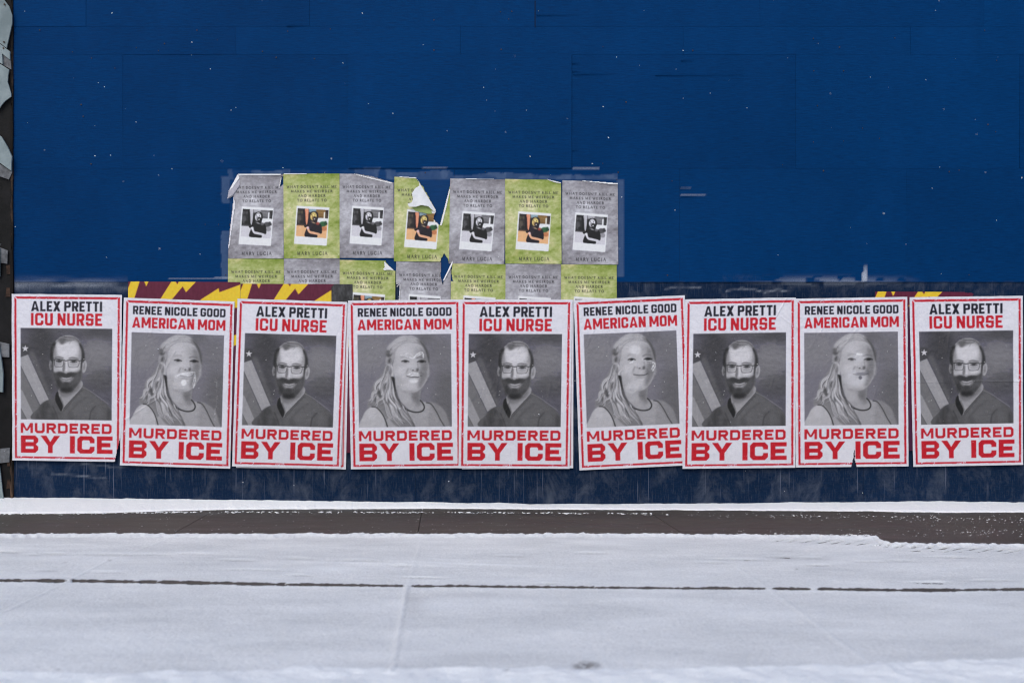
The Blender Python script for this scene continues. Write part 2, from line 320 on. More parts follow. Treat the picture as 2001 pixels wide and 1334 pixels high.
# block capitals: u to the right, v up, height 1
def glyph(ch, w, t, ty, c, round_d=False):
    add = []; sub = []
    def B(L, x0, y0, x1, y1): L.append([(x0, y0), (x1, y0), (x1, y1), (x0, y1)])
    def O(L, x0, y0, x1, y1, k, bl=1, br=1, tr=1, tl=1):
        P = []
        P += [(x0, y0 + k), (x0 + k, y0)] if bl else [(x0, y0)]
        P += [(x1 - k, y0), (x1, y0 + k)] if br else [(x1, y0)]
        P += [(x1, y1 - k), (x1 - k, y1)] if tr else [(x1, y1)]
        P += [(x0 + k, y1), (x0, y1 - k)] if tl else [(x0, y1)]
        L.append(P)
    ci = c * 0.35
    if ch == 'I': B(add, 0, 0, w, 1)
    elif ch == 'L': B(add, 0, 0, t, 1); B(add, 0, 0, w, ty)
    elif ch == 'E': B(add, 0, 0, t, 1); B(add, 0, 0, w, ty); B(add, 0, 1 - ty, w, 1); B(add, 0, .5 - ty / 2, w * .86, .5 + ty / 2)
    elif ch == 'T': B(add, w / 2 - t / 2, 0, w / 2 + t / 2, 1); B(add, 0, 1 - ty, w, 1)
    elif ch == 'D': O(add, 0, 0, w, 1, c, 0, 1, 1, 0); O(sub, t, ty, w - t, 1 - ty, ci, 0, 1, 1, 0)
    elif ch == 'O': O(add, 0, 0, w, 1, c); O(sub, t, ty, w - t, 1 - ty, ci)
    elif ch == 'C': O(add, 0, 0, w, 1, c); O(sub, t, ty, w - t, 1 - ty, ci); B(sub, w / 2, .4, w + .1, .6)
    elif ch == 'G': O(add, 0, 0, w, 1, c); O(sub, t, ty, w - t, 1 - ty, ci); B(sub, w - t * 1.01, .55, w + .1, .68); add.append(('late', [(w * .5, .38), (w, .38), (w, .38 + ty * .85), (w * .5, .38 + ty * .85)]))
    elif ch == 'U': O(add, 0, 0, w, 1, c, 1, 1, 0, 0); O(sub, t, ty, w - t, 1.1, ci, 1, 1, 0, 0)
    elif ch == 'P': B(add, 0, 0, t, 1); O(add, 0, .38, w, 1, c, 0, 1, 1, 0); O(sub, t, .38 + ty, w - t, 1 - ty, ci, 0, 1, 1, 0)
    elif ch == 'R':
        B(add, 0, 0, t, 1); O(add, 0, .36, w, 1, c, 0, 1, 1, 0); O(sub, t, .36 + ty, w - t, 1 - ty, ci, 0, 1, 1, 0)
        add.append([(w * .40, .42), (w * .40 + t * 1.1, .42), (w * 1.03, 0), (w * 1.03 - t * 1.2, 0)])
    elif ch == 'B':
        O(add, 0, 0, w, .53, c, 0, 1, 1, 0); O(add, 0, .47, w, 1, c, 0, 1, 1, 0)
        B(sub, t, ty * .95, w - t, .5 - ty / 2); B(sub, t, .5 + ty / 2, w - t, 1 - ty * .95)
    elif ch == 'S':
        O(add, 0, 0, w, 1, c); B(sub, t, ty, w - t, .5 - ty / 2); B(sub, t, .5 + ty / 2, w - t, 1 - ty)
        B(sub, -.1, .31, t * 1.01, .5 - ty / 2); B(sub, w - t * 1.01, .5 + ty / 2, w + .1, .69)
    elif ch == 'A':
        a = t * 1.08; add.append([(0, 0), (w * .36, 1), (w * .64, 1), (w, 0)])
        sub.append([(a, -.01), (a + .2 * w * .36 / .9 * .9, .17), (w - a - .2 * w * .32, .17), (w - a, -.01)])
        sub.append([(w / 2 - w * .13, .36), (w / 2, .80), (w / 2 + w * .13, .36)])
    elif ch == 'M':
        B(add, 0, 0, t, 1); B(add, w - t, 0, w, 1)
        add.append([(0, 1), (t * 1.15, 1), (w / 2 + t * .35, .22), (w / 2 - t * .35, .22)])
        add.append([(w, 1), (w - t * 1.15, 1), (w / 2 - t * .35, .22), (w / 2 + t * .35, .22)])
    elif ch == 'N':
        B(add, 0, 0, t, 1); B(add, w - t, 0, w, 1); add.append([(0, 1), (t * 1.1, 1), (w, 0), (w - t * 1.1, 0)])
    elif ch == 'X':
        a = t * 1.2; add.append([(0, 0), (a, 0), (w, 1), (w - a, 1)]); add.append([(w - a, 0), (w, 0), (a, 1), (0, 1)])
    elif ch == 'Y':
        a = t * 1.25; B(add, w / 2 - t / 2, 0, w / 2 + t / 2, .5)
        add.append([(0, 1), (a, 1), (w / 2 + t / 2, .42), (w / 2 - t / 2, .42)]); add.append([(w, 1), (w - a, 1), (w / 2 - t / 2, .42), (w / 2 + t / 2, .42)])
    return add, sub

def block_text(m, S, txt, widths, gap, space, u0, u1, v0, v1, t, ty, c):
    H = v1 - v0; tot = 0; x = 0; pos = []
    for k, ch in enumerate(txt):
        if ch == ' ': x += space - gap; continue
        pos.append((ch, x)); x += widths[ch] + gap
    tot = x - gap; sc = (u1 - u0) / tot
    for ch, x in pos:
        add, sub = glyph(ch, widths[ch], t, ty, c)
        gx0 = (u0 + x * sc - 1) * S; gx1 = (u0 + (x + widths[ch] * 1.05) * sc + 1) * S
        a, b = int(gx0), int(gx1) + 1; c0, d0 = int((v0 - 1) * S), int((v1 + 1) * S) + 1
        Y, X = np.mgrid[c0:d0, a:b] + 0.5
        U = (X / S - u0) / sc - x; V = (v1 - Y / S) / H
        g = np.zeros(X.shape, bool)
        for P in add:
            if P[0] != 'late': g |= inpoly(U, V, P)
        for P in sub: g &= ~inpoly(U, V, P)
        for P in add:
            if P[0] == 'late': g |= inpoly(U, V, P[1])
        m[c0:d0, a:b] |= g

PS = 4; PW, PH = 215, 328
def bilin(a, x, y):
    h, w = a.shape[:2]
    x = np.clip(x, 0, w - 1.001); y = np.clip(y, 0, h - 1.001); ix = x.astype(int); iy = y.astype(int); fx = x - ix; fy = y - iy
    if a.ndim == 3: fx = fx[..., None]; fy = fy[..., None]
    return (a[iy, ix] * (1 - fx) + a[iy, ix + 1] * fx) * (1 - fy) + (a[iy + 1, ix] * (1 - fx) + a[iy + 1, ix + 1] * fx) * fy

PAPER = np.array([206., 205, 220]); RED = np.array([178., 16, 32]); INK = np.array([22., 21, 32])
def poster_design(kind):
    W, H = PW * PS, PH * PS
    img = np.zeros((H, W, 3)) + PAPER
    Y, X = np.mgrid[0:H, 0:W]; U = X / PS; V = Y / PS
    black = np.zeros((H, W), bool); red = np.zeros((H, W), bool)
    if kind == 'man':
        wd = dict(A=.8, L=.53, E=.53, X=.72, P=.65, R=.63, T=.59, I=.21)
        block_text(black, PS, 'ALEX PRETTI', wd, .11, .38, 37.7, 176.4, 14, 33.8, .215, .19, .13)
        wd = dict(I=.2, C=.68, U=.64, N=.66, R=.62, S=.63, E=.56)
        block_text(red, PS, 'ICU NURSE', wd, .13, .38, 37.6, 176.4, 37.6, 61.4, .205, .18, .13)
    else:
        wd = dict(R=.63, E=.56, N=.66, I=.21, C=.66, O=.66, L=.54, G=.66, D=.66)
        block_text(black, PS, 'RENEE NICOLE GOOD', wd, .125, .38, 18.6, 198, 15.5, 31.7, .215, .19, .13)
        wd = dict(A=.78, M=.88, E=.56, R=.63, I=.2, C=.66, N=.66, O=.66)
        block_text(red, PS, 'AMERICAN MOM', wd, .11, .36, 17.6, 198.6, 37.6, 58, .215, .19, .13)
    wd = dict(M=1.25, U=1., R=.97, D=1., E=.87)
    block_text(red, PS, 'MURDERED', wd, .2, .5, 16.8, 196.2, 254, 273.6, .25, .24, .2)
    wd = dict(B=1., Y=1.12, I=.28, C=1., E=.9)
    block_text(red, PS, 'BY ICE', wd, .14, .58, 17, 198.2, 278.6, 312.4, .27, .235, .17)
    wob = (fbm(U / 9, V / 9, 5) - .5) * 0.6
    x0, y0, x1, y1 = 5, 5, 211, 323
    ring = (U > x0 + wob) & (U < x1 + wob) & (V > y0 + wob) & (V < y1 + wob) & ~((U > x0 + 3.9 - wob) & (U < x1 - 4 - wob) & (V > y0 + 4.2 + wob) & (V < y1 - 3.4 + wob))
    # worn print: pin holes, chips on the frame, pulled corners
    n1 = fbm(U / 1.1, V / 1.1, 31, 2); n2 = fbm(U / 5, V / 5, 41, 3)
    chips = (vn(U / .8, V / .8, 77) > .90) & (vn(U / 14, V / 14, 78) > .45)
    frame_chips = ((vn(U / 1.3, V / 1.3, 80) > .72) & (vn(U / 10, V / 10, 81) > .68)) | (vn(U / 1.0, V / 1.0, 82) > .95)
    ring &= ~frame_chips
    ring &= ~((np.abs(U - V) < .8 + n2) & (U < 12)) & ~((np.abs((PW - 4 - U) - (V - 3)) < .6) & (U > 200) & (V < 16))
    tn = (n1 - .5) * 34 + (n2 - .5) * 26
    rcol = RED[None, None] + np.stack([tn * .7, tn * .35 + 3, tn * .35 + 3], -1)
    pin = chips & (fbm(U / 3, V / 3, 91) > .42)
    rm = blur((red & ~pin).astype(float), 1)[..., None]; img = img * (1 - rm) + rcol * rm
    rm = blur(ring.astype(float), 1)[..., None]; img = img * (1 - rm) + rcol * rm
    bm = blur(black.astype(float), 1)[..., None]; img = img * (1 - bm) + INK * bm
    # photograph
    pa = portrait_man() if kind == 'man' else portrait_woman()
    a, b, c, d = int(17.2 * PS), int(196.6 * PS), int(67 * PS), int(247 * PS)
    yy, xx = np.mgrid[c:d, a:b]
    ph = bilin(pa, (xx - a) / (b - a) * 479, (yy - c) / (d - c) * 479)
    kn = 165 if kind == 'man' else 140
    ph = np.where(ph > kn, kn + (ph - kn) * (.8 if kind == 'man' else .72), ph) + 2
    if kind == 'man': ph = np.where(ph < 100, ph - 5, ph)
    ph = ph * np.array([1.0, .99, 1.03])
    ph += ((vn(xx / 2.0, yy / 2.0, 140) - .5) * 10 + (np.sin(xx * 1.55) * np.sin(yy * 1.55)) * 3)[..., None]
    fl = (vn(xx / 3.3, yy / 3.3, 131) > .93) & (vn(xx / 60, yy / 60, 132) > .6)
    ph[fl] = ph[fl] * .5 + 95
    img[c:d, a:b] = ph
    if kind == 'man': fl = [(38, 200), (60, 118), (141, 127), (78, 178), (77, 185)]
    else: fl = [(60, 110), (45, 92), (176, 105), (183, 92), (150, 172), (100, 165), (166, 184)]
    for (u, v) in fl:
        m = np.hypot(U - u, V - v) < .75; img[m] = 205
    return img

SCRIB = {   # white paste and scraped paper on the faces, (photo fraction) strokes
    'drip': [([(.50, .46), (.56, .43), (.63, .42), (.69, .41)], 1.7), ([(.69, .42), (.70, .50), (.68, .58)], 1.8), ([(.66, .42), (.685, .47), (.67, .55)], 1.2),
             ([(.485, .465), (.48, .55)], 1.1), ([(.50, .47), (.50, .52)], .9), ([(.55, .44), (.62, .45)], 1.8), ([(.93, .50), (.935, .62)], .6), ([(.94, .66), (.93, .80)], .6), ([(.92, .78), (.92, .95)], .7)],
    'brow': [([(.46, .22), (.52, .235), (.59, .26)], 1.6), ([(.60, .25), (.64, .21), (.69, .195), (.70, .25)], 2.0), ([(.50, .22), (.55, .20), (.60, .25)], 1.0),
             ([(.53, .44), (.58, .415), (.65, .43)], 1.9), ([(.54, .46), (.60, .44), (.66, .455)], 1.4), ([(.64, .23), (.68, .21)], 1.6)],
    'cheek': [([(.62, .29), (.66, .31), (.72, .32), (.76, .36), (.73, .42)], 1.6), ([(.63, .31), (.68, .335), (.74, .34)], 1.0), ([(.74, .36), (.72, .40)], 2.2),
              ([(.49, .325), (.53, .30)], 1.6), ([(.50, .33), (.54, .31)], 1.0)],
    'rub': [([(.56, .235), (.61, .24)], 2.4)],
}
def scribble(img, kind, seed):
    Y, X = np.mgrid[0:img.shape[0], 0:img.shape[1]]; U = X / PS; V = Y / PS
    x0, y0, w, h = 17.2, 67, 179.4, 180
    n = fbm(U / 1.6, V / 1.6, seed, 2)
    def soft(fx, fy, rx, ry, al, tone):
        q = np.clip(1.25 - np.hypot((U - x0 - fx * w) / rx, (V - y0 - fy * h) / ry), 0, 1)
        q = np.clip(q * 2, 0, 1) * al
        img[:] = img * (1 - q[..., None]) + tone * q[..., None]
    if kind == 'drip': soft(.575, .53, 5.2, 6, .7, np.array([226., 226, 234])); soft(.58, .45, 15, 5, .5, np.array([196., 196, 206]))
    if kind == 'brow': soft(.59, .50, 9, 5, .6, np.array([214., 214, 222]))
    if kind == 'cheek': soft(.55, .19, 11, 9, .45, np.array([216., 216, 224])); soft(.50, .60, 14, 9, .3, np.array([206., 206, 214]))
    if kind == 'rub':
        soft(.58, .27, 14, 9, .35, np.array([196., 196, 206])); soft(.55, .50, 22, 13, .45, np.array([196., 196, 206]))
        soft(.595, .49, 3.4, 3.6, .8, np.array([84., 84, 94])); soft(.61, .445, 11, 2.6, .7, np.array([104., 104, 114])); soft(.52, .42, 5, 4, .5, np.array([190., 190, 200]))
    for P, wd in SCRIB[kind]:
        P = smooth_pts([(x0 + a * w, y0 + b * h) for a, b in P], False, 5) if len(P) > 2 else [(x0 + a * w, y0 + b * h) for a, b in P]
        m = np.zeros(U.shape)
        for i in range(len(P) - 1):
            (a0, b0), (a1, b1) = P[i], P[i + 1]; dx, dy = a1 - a0, b1 - b0; L = dx * dx + dy * dy + 1e-9
            t = np.clip(((U - a0) * dx + (V - b0) * dy) / L, 0, 1); dd = np.hypot(U - a0 - t * dx, V - b0 - t * dy)
            m = np.maximum(m, np.clip(wd * .8 - dd + (n - .5) * 2.2, 0, 1))
        m = (blur(m, 2) * .82 * (.35 + .9 * fbm(U / 3.2, V / 3.2, seed + 3, 2)))[..., None]; img[:] = img * (1 - m) + np.array([226., 226, 234]) * m
    return img

# thin serif capitals for the small posters (strokes; k = thick or thin)
SER = {
 'A': [(0, 0, .42, 1, .5), (.42, 1, .84, 0, 1), (.18, .36, .66, .36, .5)], 'C': [('arc', .5, .5, .46, .5, 45, 315, 1)],
 'D': [(.15, 0, .15, 1, 1), ('arc', .28, .5, .5, .5, -90, 90, 1), (.05, 0, .35, 0, .5), (.05, 1, .35, 1, .5)],
 'E': [(.12, 0, .12, 1, 1), (.12, 1, .6, 1, .5), (.12, .52, .5, .52, .5), (.12, 0, .64, 0, .5), (.62, 0, .66, .16, .5), (.6, 1, .6, .86, .5)],
 'H': [(.12, 0, .12, 1, 1), (.78, 0, .78, 1, 1), (.12, .5, .78, .5, .5)], 'I': [(.15, 0, .15, 1, 1), (.04, 0, .26, 0, .5), (.04, 1, .26, 1, .5)],
 'K': [(.12, 0, .12, 1, 1), (.12, .42, .66, 1, .5), (.3, .6, .78, 0, 1)], 'L': [(.12, 0, .12, 1, 1), (.12, 0, .62, 0, .5), (.62, 0, .64, .18, .5)],
 'M': [(.1, 0, .14, 1, .5), (.14, 1, .52, .1, 1), (.52, .1, .9, 1, .5), (.9, 1, .94, 0, 1)], 'N': [(.1, 0, .1, 1, .5), (.1, 1, .8, 0, 1), (.8, 0, .8, 1, .5)],
 'O': [('arc', .5, .5, .46, .5, 0, 360, 1)], 'R': [(.12, 0, .12, 1, 1), ('arc', .3, .74, .28, .26, -90, 90, 1), (.12, .48, .3, .48, .5), (.12, 1, .3, 1, .5), (.36, .48, .74, 0, 1)],
 'S': [('arc', .32, .74, .24, .26, 40, 270, .8), ('arc', .32, .26, .25, .26, -140, 90, 1)], 'T': [(.4, 0, .4, 1, 1), (.02, 1, .78, 1, .5), (.02, 1, .02, .84, .5), (.78, 1, .78, .84, .5)],
 'U': [(.1, 1, .1, .35, 1), (.74, 1, .74, .35, .6), ('arc', .42, .35, .32, .35, 180, 360, .9)], 'W': [(0, 1, .3, 0, 1), (.3, 0, .56, .9, .5), (.56, .9, .8, 0, 1), (.8, 0, 1.08, 1, .5)],
 'Y': [(0, 1, .36, .45, 1), (.72, 1, .36, .45, .5), (.36, 0, .36, .45, 1)], "'": [(.08, .75, .12, 1, 1)]}
SW = {'A': .84, 'C': .9, 'D': .82, 'E': .68, 'H': .9, 'I': .3, 'K': .8, 'L': .66, 'M': 1.04, 'N': .9, 'O': 1, 'R': .76, 'S': .6, 'T': .8, 'U': .84, 'W': 1.08, 'Y': .74, "'": .2}
def serif_text(p, txt, x0, x1, y0, y1, wt, tone, sl=0, gap=.36, space=.55):
    H = y1 - y0; x = 0; pos = []
    for ch in txt:
        if ch == ' ': x += space; continue
        pos.append((ch, x)); x += SW[ch] + gap
    sc = (x1 - x0) / (x - gap)
    for ch, xx in pos:
        for s in SER[ch]:
            if s[0] == 'arc':
                _, cx, cy, rx, ry, a0, a1, k = s
                P = [(cx + rx * math.cos(math.radians(a0 + (a1 - a0) * i / 12)), cy + ry * math.sin(math.radians(a0 + (a1 - a0) * i / 12))) for i in range(13)]
            else: P = [(s[0], s[1]), (s[2], s[3])]; k = s[4]
            Q = [(x0 + (xx + a) * sc, y1 - b * H + sl * (x0 + (xx + a) * sc - x0)) for a, b in P]
            p.line(Q, wt * (.35 + .65 * k), tone, 0, .85 if k > .7 else .6, sm=False)

BW, BH = 110, 165
def book_design(green):
    f = 7.41                                     # drawing units per poster unit
    p = Pic(BW * 4, BH * 4, 30, 5, 4 / f, 4 / f, (150, 160, 96) if green else (142, 140, 148))
    Y, X = np.mgrid[0:p.h, 0:p.w]; u = X / p.w; v = Y / p.h
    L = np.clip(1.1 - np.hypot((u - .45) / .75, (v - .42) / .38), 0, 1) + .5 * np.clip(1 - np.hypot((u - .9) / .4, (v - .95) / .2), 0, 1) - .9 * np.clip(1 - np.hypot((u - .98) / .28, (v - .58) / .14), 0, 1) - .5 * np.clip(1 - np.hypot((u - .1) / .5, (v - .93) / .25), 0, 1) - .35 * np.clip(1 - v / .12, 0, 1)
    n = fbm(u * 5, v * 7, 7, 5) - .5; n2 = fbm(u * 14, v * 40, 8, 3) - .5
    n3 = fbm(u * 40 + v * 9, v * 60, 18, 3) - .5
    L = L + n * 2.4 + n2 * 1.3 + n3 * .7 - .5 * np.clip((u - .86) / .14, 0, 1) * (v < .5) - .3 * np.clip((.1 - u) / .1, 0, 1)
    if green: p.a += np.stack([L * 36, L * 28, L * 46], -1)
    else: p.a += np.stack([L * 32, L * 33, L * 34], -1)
    if green: p.a += (np.clip(n, 0, 1) * 30)[..., None] * np.array([1, .1, .3])
    ink = (30, 28, 32)
    serif_text(p, "WHAT DOESN'T KILL ME", 82, 800, 178, 212, 7, ink)
    serif_text(p, "MAKES ME WEIRDER", 138, 742, 243, 277, 7, ink)
    serif_text(p, "AND HARDER", 243, 640, 308, 342, 7, ink)
    serif_text(p, "TO RELATE TO", 230, 655, 373, 407, 7, ink)
    serif_text(p, "MARY LUCIA", 228, 662, 1133, 1180, 8, (28, 26, 30), 0, .45, .5)
    # pasted snapshot
    p.poly([(222, 468), (697, 497), (656, 1046), (180, 1016)], (226, 226, 238), 1, 1, False)
    q = Pic(p.w, p.h, 30, 5, 4 / f, 4 / f, (0, 0, 0))
    q.a[:] = (60, 52, 48)
    q.poly([(190, 740), (700, 745), (700, 960), (190, 930)], (216, 164, 120), 2, 1, False)
    q.poly([(225, 500), (420, 500), (400, 760), (200, 750)], (44, 38, 38), 2, 1, False)
    q.ell(260, 660, 30, 60, (92, 84, 76), 8, .7); q.ell(300, 560, 26, 20, (84, 76, 60), 6, .7)
    q.poly([(500, 520), (700, 530), (700, 650), (510, 640)], (122, 92, 52), 3, 1, False)
    q.poly([(400, 505), (510, 515), (500, 560), (400, 560)], (150, 180, 196), 5, .8, False)
    q.poly([(520, 645), (690, 650), (680, 720), (520, 715)], (222, 224, 228), 3, 1, False)
    q.poly([(616, 560), (636, 561), (628, 700), (610, 700)], (222, 214, 206), 1, 1, False)
    q.poly([(640, 530), (700, 530), (690, 655), (636, 650)], (50, 40, 38), 2, 1, False)
    q.ell(600, 735, 52, 40, (40, 84, 52), 5); q.ell(640, 720, 22, 30, (30, 62, 40), 5); q.ell(620, 800, 38, 34, (176, 112, 76), 4)
    q.poly([(345, 512), (392, 515), (390, 600), (382, 690), (366, 745), (345, 680), (342, 590)], (222, 142, 112), 2)
    q.poly([(315, 520), (346, 560), (352, 700), (372, 770), (330, 770), (318, 640)], (26, 20, 26), 2)
    q.poly([(405, 600), (430, 560), (480, 548), (525, 570), (535, 640), (510, 720), (575, 740), (586, 866), (518, 868), (512, 926),
            (340, 912), (360, 800), (378, 720), (390, 660)], (24, 20, 28), 2)
    q.ell(466, 622, 46, 62, (222, 196, 122), 3, 1, .1)
    q.ell(440, 600, 8, 6, (40, 30, 30), 2); q.ell(486, 604, 8, 6, (40, 30, 30), 2); q.ell(482, 656, 32, 34, (34, 26, 30), 3); q.ell(480, 660, 9, 9, (210, 206, 206), 2)
    q.poly([(430, 690), (480, 712), (500, 728), (440, 712)], (222, 190, 150), 3, .8); q.ell(528, 725, 26, 22, (150, 66, 56), 5, .9)
    q.poly([(362, 775), (400, 775), (412, 828), (470, 845), (556, 868), (552, 890), (470, 880), (404, 862), (372, 812)], (228, 166, 134), 2)
    q.ell(384, 786, 18, 20, (232, 190, 200), 3, .9)
    q.ell(452, 640, 14, 34, (120, 90, 60), 4, .7); q.line([(430, 590), (450, 580), (500, 582)], 5, (60, 44, 36), 1, .8); q.line([(420, 660), (440, 690), (470, 700)], 8, (70, 46, 40), 2, .7)
    q.line([(350, 540), (352, 620), (360, 700)], 6, (170, 96, 74), 2, .7); q.line([(410, 846), (480, 866), (545, 880)], 4, (176, 110, 84), 1, .7); q.line([(640, 560), (660, 640)], 7, (110, 90, 70), 2, .7)
    q.ell(250, 560, 18, 26, (90, 92, 60), 5, .6); q.ell(290, 700, 30, 22, (24, 22, 20), 6, .7); q.line([(230, 742), (350, 748)], 6, (150, 110, 80), 2, .8); q.line([(540, 560), (600, 570)], 8, (160, 130, 80), 2, .7); q.line([(510, 620), (600, 632)], 8, (70, 52, 34), 2, .7)
    q.poly([(395, 700), (450, 690), (440, 780), (400, 800)], (40, 34, 46), 6, .6)
    q.noise(11, 5, 61)
    m = Pic(p.w, p.h, 30, 5, 4 / f, 4 / f, (0, 0, 0)); m.poly([(237, 503), (687, 532), (650, 940), (207, 905)], 1.0, .5, 1, False)
    a = q.a
    if not green:
        g = a @ np.array([.3, .59, .11]); g = np.clip((g - 60) * 1.15 + 60, 20, 235); a = np.stack([g, g * .99, g * 1.04], -1)
    mm = np.clip(m.a[..., :1], 0, 1)
    p.a = p.a * (1 - mm) + a * mm
    p.a += ((fbm(X / 3., Y / 3., 71, 2) - .5) * 10)[..., None]
    return np.clip(p.a, 4, 245)

def team_design():
    """maroon sheet with golden shards; units = photo px from its top left corner"""
    s = 4.35; p = Pic(218 * 3, 330 * 3, 50, 45, 3 / s, 3 / s, (84, 18, 46)); G = (226, 178, 42)
    for P in ([(75, 40), (150, 40), (105, 185), (85, 260), (40, 260), (40, 130)], [(185, 40), (225, 40), (205, 88)],
              [(418, 40), (628, 40), (540, 135), (512, 85), (425, 192), (330, 330), (230, 420), (325, 190)],
              [(1010, 62), (1010, 260), (620, 300), (560, 330), (665, 195), (815, 98), (822, 133)],
              [(60, 520), (300, 500), (180, 700), (60, 760)], [(500, 620), (1010, 480), (1010, 560), (480, 800)], [(200, 1000), (700, 860), (620, 980), (180, 1250)]):
        p.poly(P, G, .4, 1, False)
    p.poly([(448, 40), (478, 40), (468, 68)], (84, 18, 46), .4, 1, False)
    Y, X = np.mgrid[0:p.h, 0:p.w]
    p.a += ((fbm(X / 9., Y / 30., 3) - .5) * 16)[..., None]
    return p.a
# ------------------------------------------------------------------ helpers
def wx(px): return (px - CX) * K
def wz(py): return H - (py - HZ) * K
def ground(px, py):
    dist = H * FPX / (py - HZ)
    return (px - CX) * dist / FPX, dist - D

def mk(name, V, F, mat, parent=None, col=None, smooth=False, kind=None, attrs=None):
    """one mesh object from arrays; F is an (n,4) or (n,3) int array or a list of lists"""
    me = bpy.data.meshes.new(name); V = np.asarray(V, np.float32)
    if isinstance(F, np.ndarray):
        n, k = F.shape
        me.vertices.add(len(V)); me.vertices.foreach_set('co', V.ravel())
        me.loops.add(n * k); me.loops.foreach_set('vertex_index', F.astype(np.int32).ravel())
        me.polygons.add(n); me.polygons.foreach_set('loop_start', np.arange(0, n * k, k, dtype=np.int32))
        me.update(calc_edges=True)
    else:
        me.from_pydata([tuple(map(float, v)) for v in V], [], F)
    me.polygons.foreach_set('use_smooth', np.full(len(me.polygons), bool(smooth)))
    if col is not None:
        a = me.color_attributes.new('print', 'FLOAT_COLOR', 'POINT'); c = np.ones((len(V), 4), np.float32); c[:, :3] = col
        a.data.foreach_set('color', c.ravel())
    for nm, ar in (attrs or {}).items():
        a = me.attributes.new(nm, 'FLOAT', 'POINT'); a.data.foreach_set('value', np.asarray(ar, np.float32).ravel())
    if mat: me.materials.append(mat)
    o = bpy.data.objects.new(name, me); COL.objects.link(o)
    if parent: o.parent = parent
    if kind: o['kind'] = kind
    return o

def thing(name, label, cat, loc=(0, 0, 0), group=None):
    o = bpy.data.objects.new(name, None); o.empty_display_size = .1; o.location = loc; COL.objects.link(o)
    o['label'] = label; o['category'] = cat
    if group: o['group'] = group
    return o
def tag(o, label, cat, group=None):
    o['label'] = label; o['category'] = cat
    if group: o['group'] = group
    return o

def grid_faces(nr, nc, keep=None):
    i, j = np.mgrid[0:nr - 1, 0:nc - 1]; a = i * nc + j
    F = np.stack([a, a + 1, a + nc + 1, a + nc], -1).reshape(-1, 4)
    if keep is not None: F = F[keep.ravel()]
    return F
def compact(V, F, *arrs):
    used = np.unique(F); mp = np.full(len(V), -1); mp[used] = np.arange(len(used))
    return [V[used], mp[F]] + [a[used] for a in arrs]

def box_arr(x0, x1, y0, y1, z0, z1, bev=0.0):
    V = [(x, y, z) for x in (x0, x1) for y in (y0, y1) for z in (z0, z1)]
    F = [[0, 1, 3, 2], [4, 6, 7, 5], [0, 4, 5, 1], [2, 3, 7, 6], [0, 2, 6, 4], [1, 5, 7, 3]]
    return V, F

def prism(P, y0, y1):
    """polygon P in (x, z), extruded from front y0 to back y1"""
    n = len(P); V = [(x, y0, z) for x, z in P] + [(x, y1, z) for x, z in P]
    ar = sum(P[i][0] * P[(i + 1) % n][1] - P[(i + 1) % n][0] * P[i][1] for i in range(n))
    o = list(range(n)) if ar > 0 else list(range(n))[::-1]
    F = [o, [n + i for i in o[::-1]]]
    for a, b in zip(o, o[1:] + o[:1]): F.append([a, n + a, n + b, b])
    return V, F

# ------------------------------------------------------------------ materials
def mat(name, rough=.6, spec=.4):
    m = bpy.data.materials.new(name); m.use_nodes = True; t = m.node_tree; b = t.nodes['Principled BSDF']
    b.inputs['Roughness'].default_value = rough; b.inputs['Specular IOR Level'].default_value = spec
    return m, t, b
class N:
    def __init__(s, t): s.t = t; s.tc = None
    def n(s, ty, **kw):
        x = s.t.nodes.new(ty)
        for k, v in kw.items(): setattr(x, k, v)
        return x
    def link(s, a, b): s.t.links.new(a, b)
    def coord(s, scale=(1, 1, 1), which='Object'):
        if s.tc is None: s.tc = s.n('ShaderNodeTexCoord')
        m = s.n('ShaderNodeMapping'); m.inputs['Scale'].default_value = scale; s.link(s.tc.outputs[which], m.inputs['Vector']); return m.outputs[0]
    def noise(s, vec, scale, detail=4, rough=.55, dist=0):
        x = s.n('ShaderNodeTexNoise'); x.inputs['Scale'].default_value = scale; x.inputs['Detail'].default_value = detail
        x.inputs['Roughness'].default_value = rough; x.inputs['Distortion'].default_value = dist; s.link(vec, x.inputs['Vector']); return x.outputs['Fac']
    def vor(s, vec, scale):
        x = s.n('ShaderNodeTexVoronoi'); x.inputs['Scale'].default_value = scale; s.link(vec, x.inputs['Vector']); return x.outputs['Distance']
    def ramp(s, fac, a, b, c0=0, c1=1):
        x = s.n('ShaderNodeMapRange'); x.inputs['From Min'].default_value = a; x.inputs['From Max'].default_value = b
        x.inputs['To Min'].default_value = c0; x.inputs['To Max'].default_value = c1; s.link(fac, x.inputs['Value']); return x.outputs[0]
    def math(s, op, a, b=None):
        x = s.n('ShaderNodeMath', operation=op)
        for k, v in enumerate((a, b)):
            if v is None: continue
            if isinstance(v, (int, float)): x.inputs[k].default_value = v
            else: s.link(v, x.inputs[k])
        return x.outputs[0]
    def mix(s, fac, a, b, mode='MIX'):
        x = s.n('ShaderNodeMix', data_type='RGBA', blend_type=mode)
        for sock, v in ((x.inputs[0], fac), (x.inputs[6], a), (x.inputs[7], b)):
            if isinstance(v, (int, float)): sock.default_value = v
            elif isinstance(v, tuple): sock.default_value = v + ((1,) if len(v) == 3 else ())
            else: s.link(v, sock)
        return x.outputs[2]
    def attr(s, name, out='Fac'):
        x = s.n('ShaderNodeAttribute'); x.attribute_name = name; return x.outputs[out]
    def bump(s, h, b, dist, strength=1.0, prev=None):
        x = s.n('ShaderNodeBump'); x.inputs['Distance'].default_value = dist; x.inputs['Strength'].default_value = strength
        s.link(h, x.inputs['Height'])
        if prev is not None: s.link(prev, x.inputs['Normal'])
        s.link(x.outputs[0], b.inputs['Normal']); return x.outputs[0]

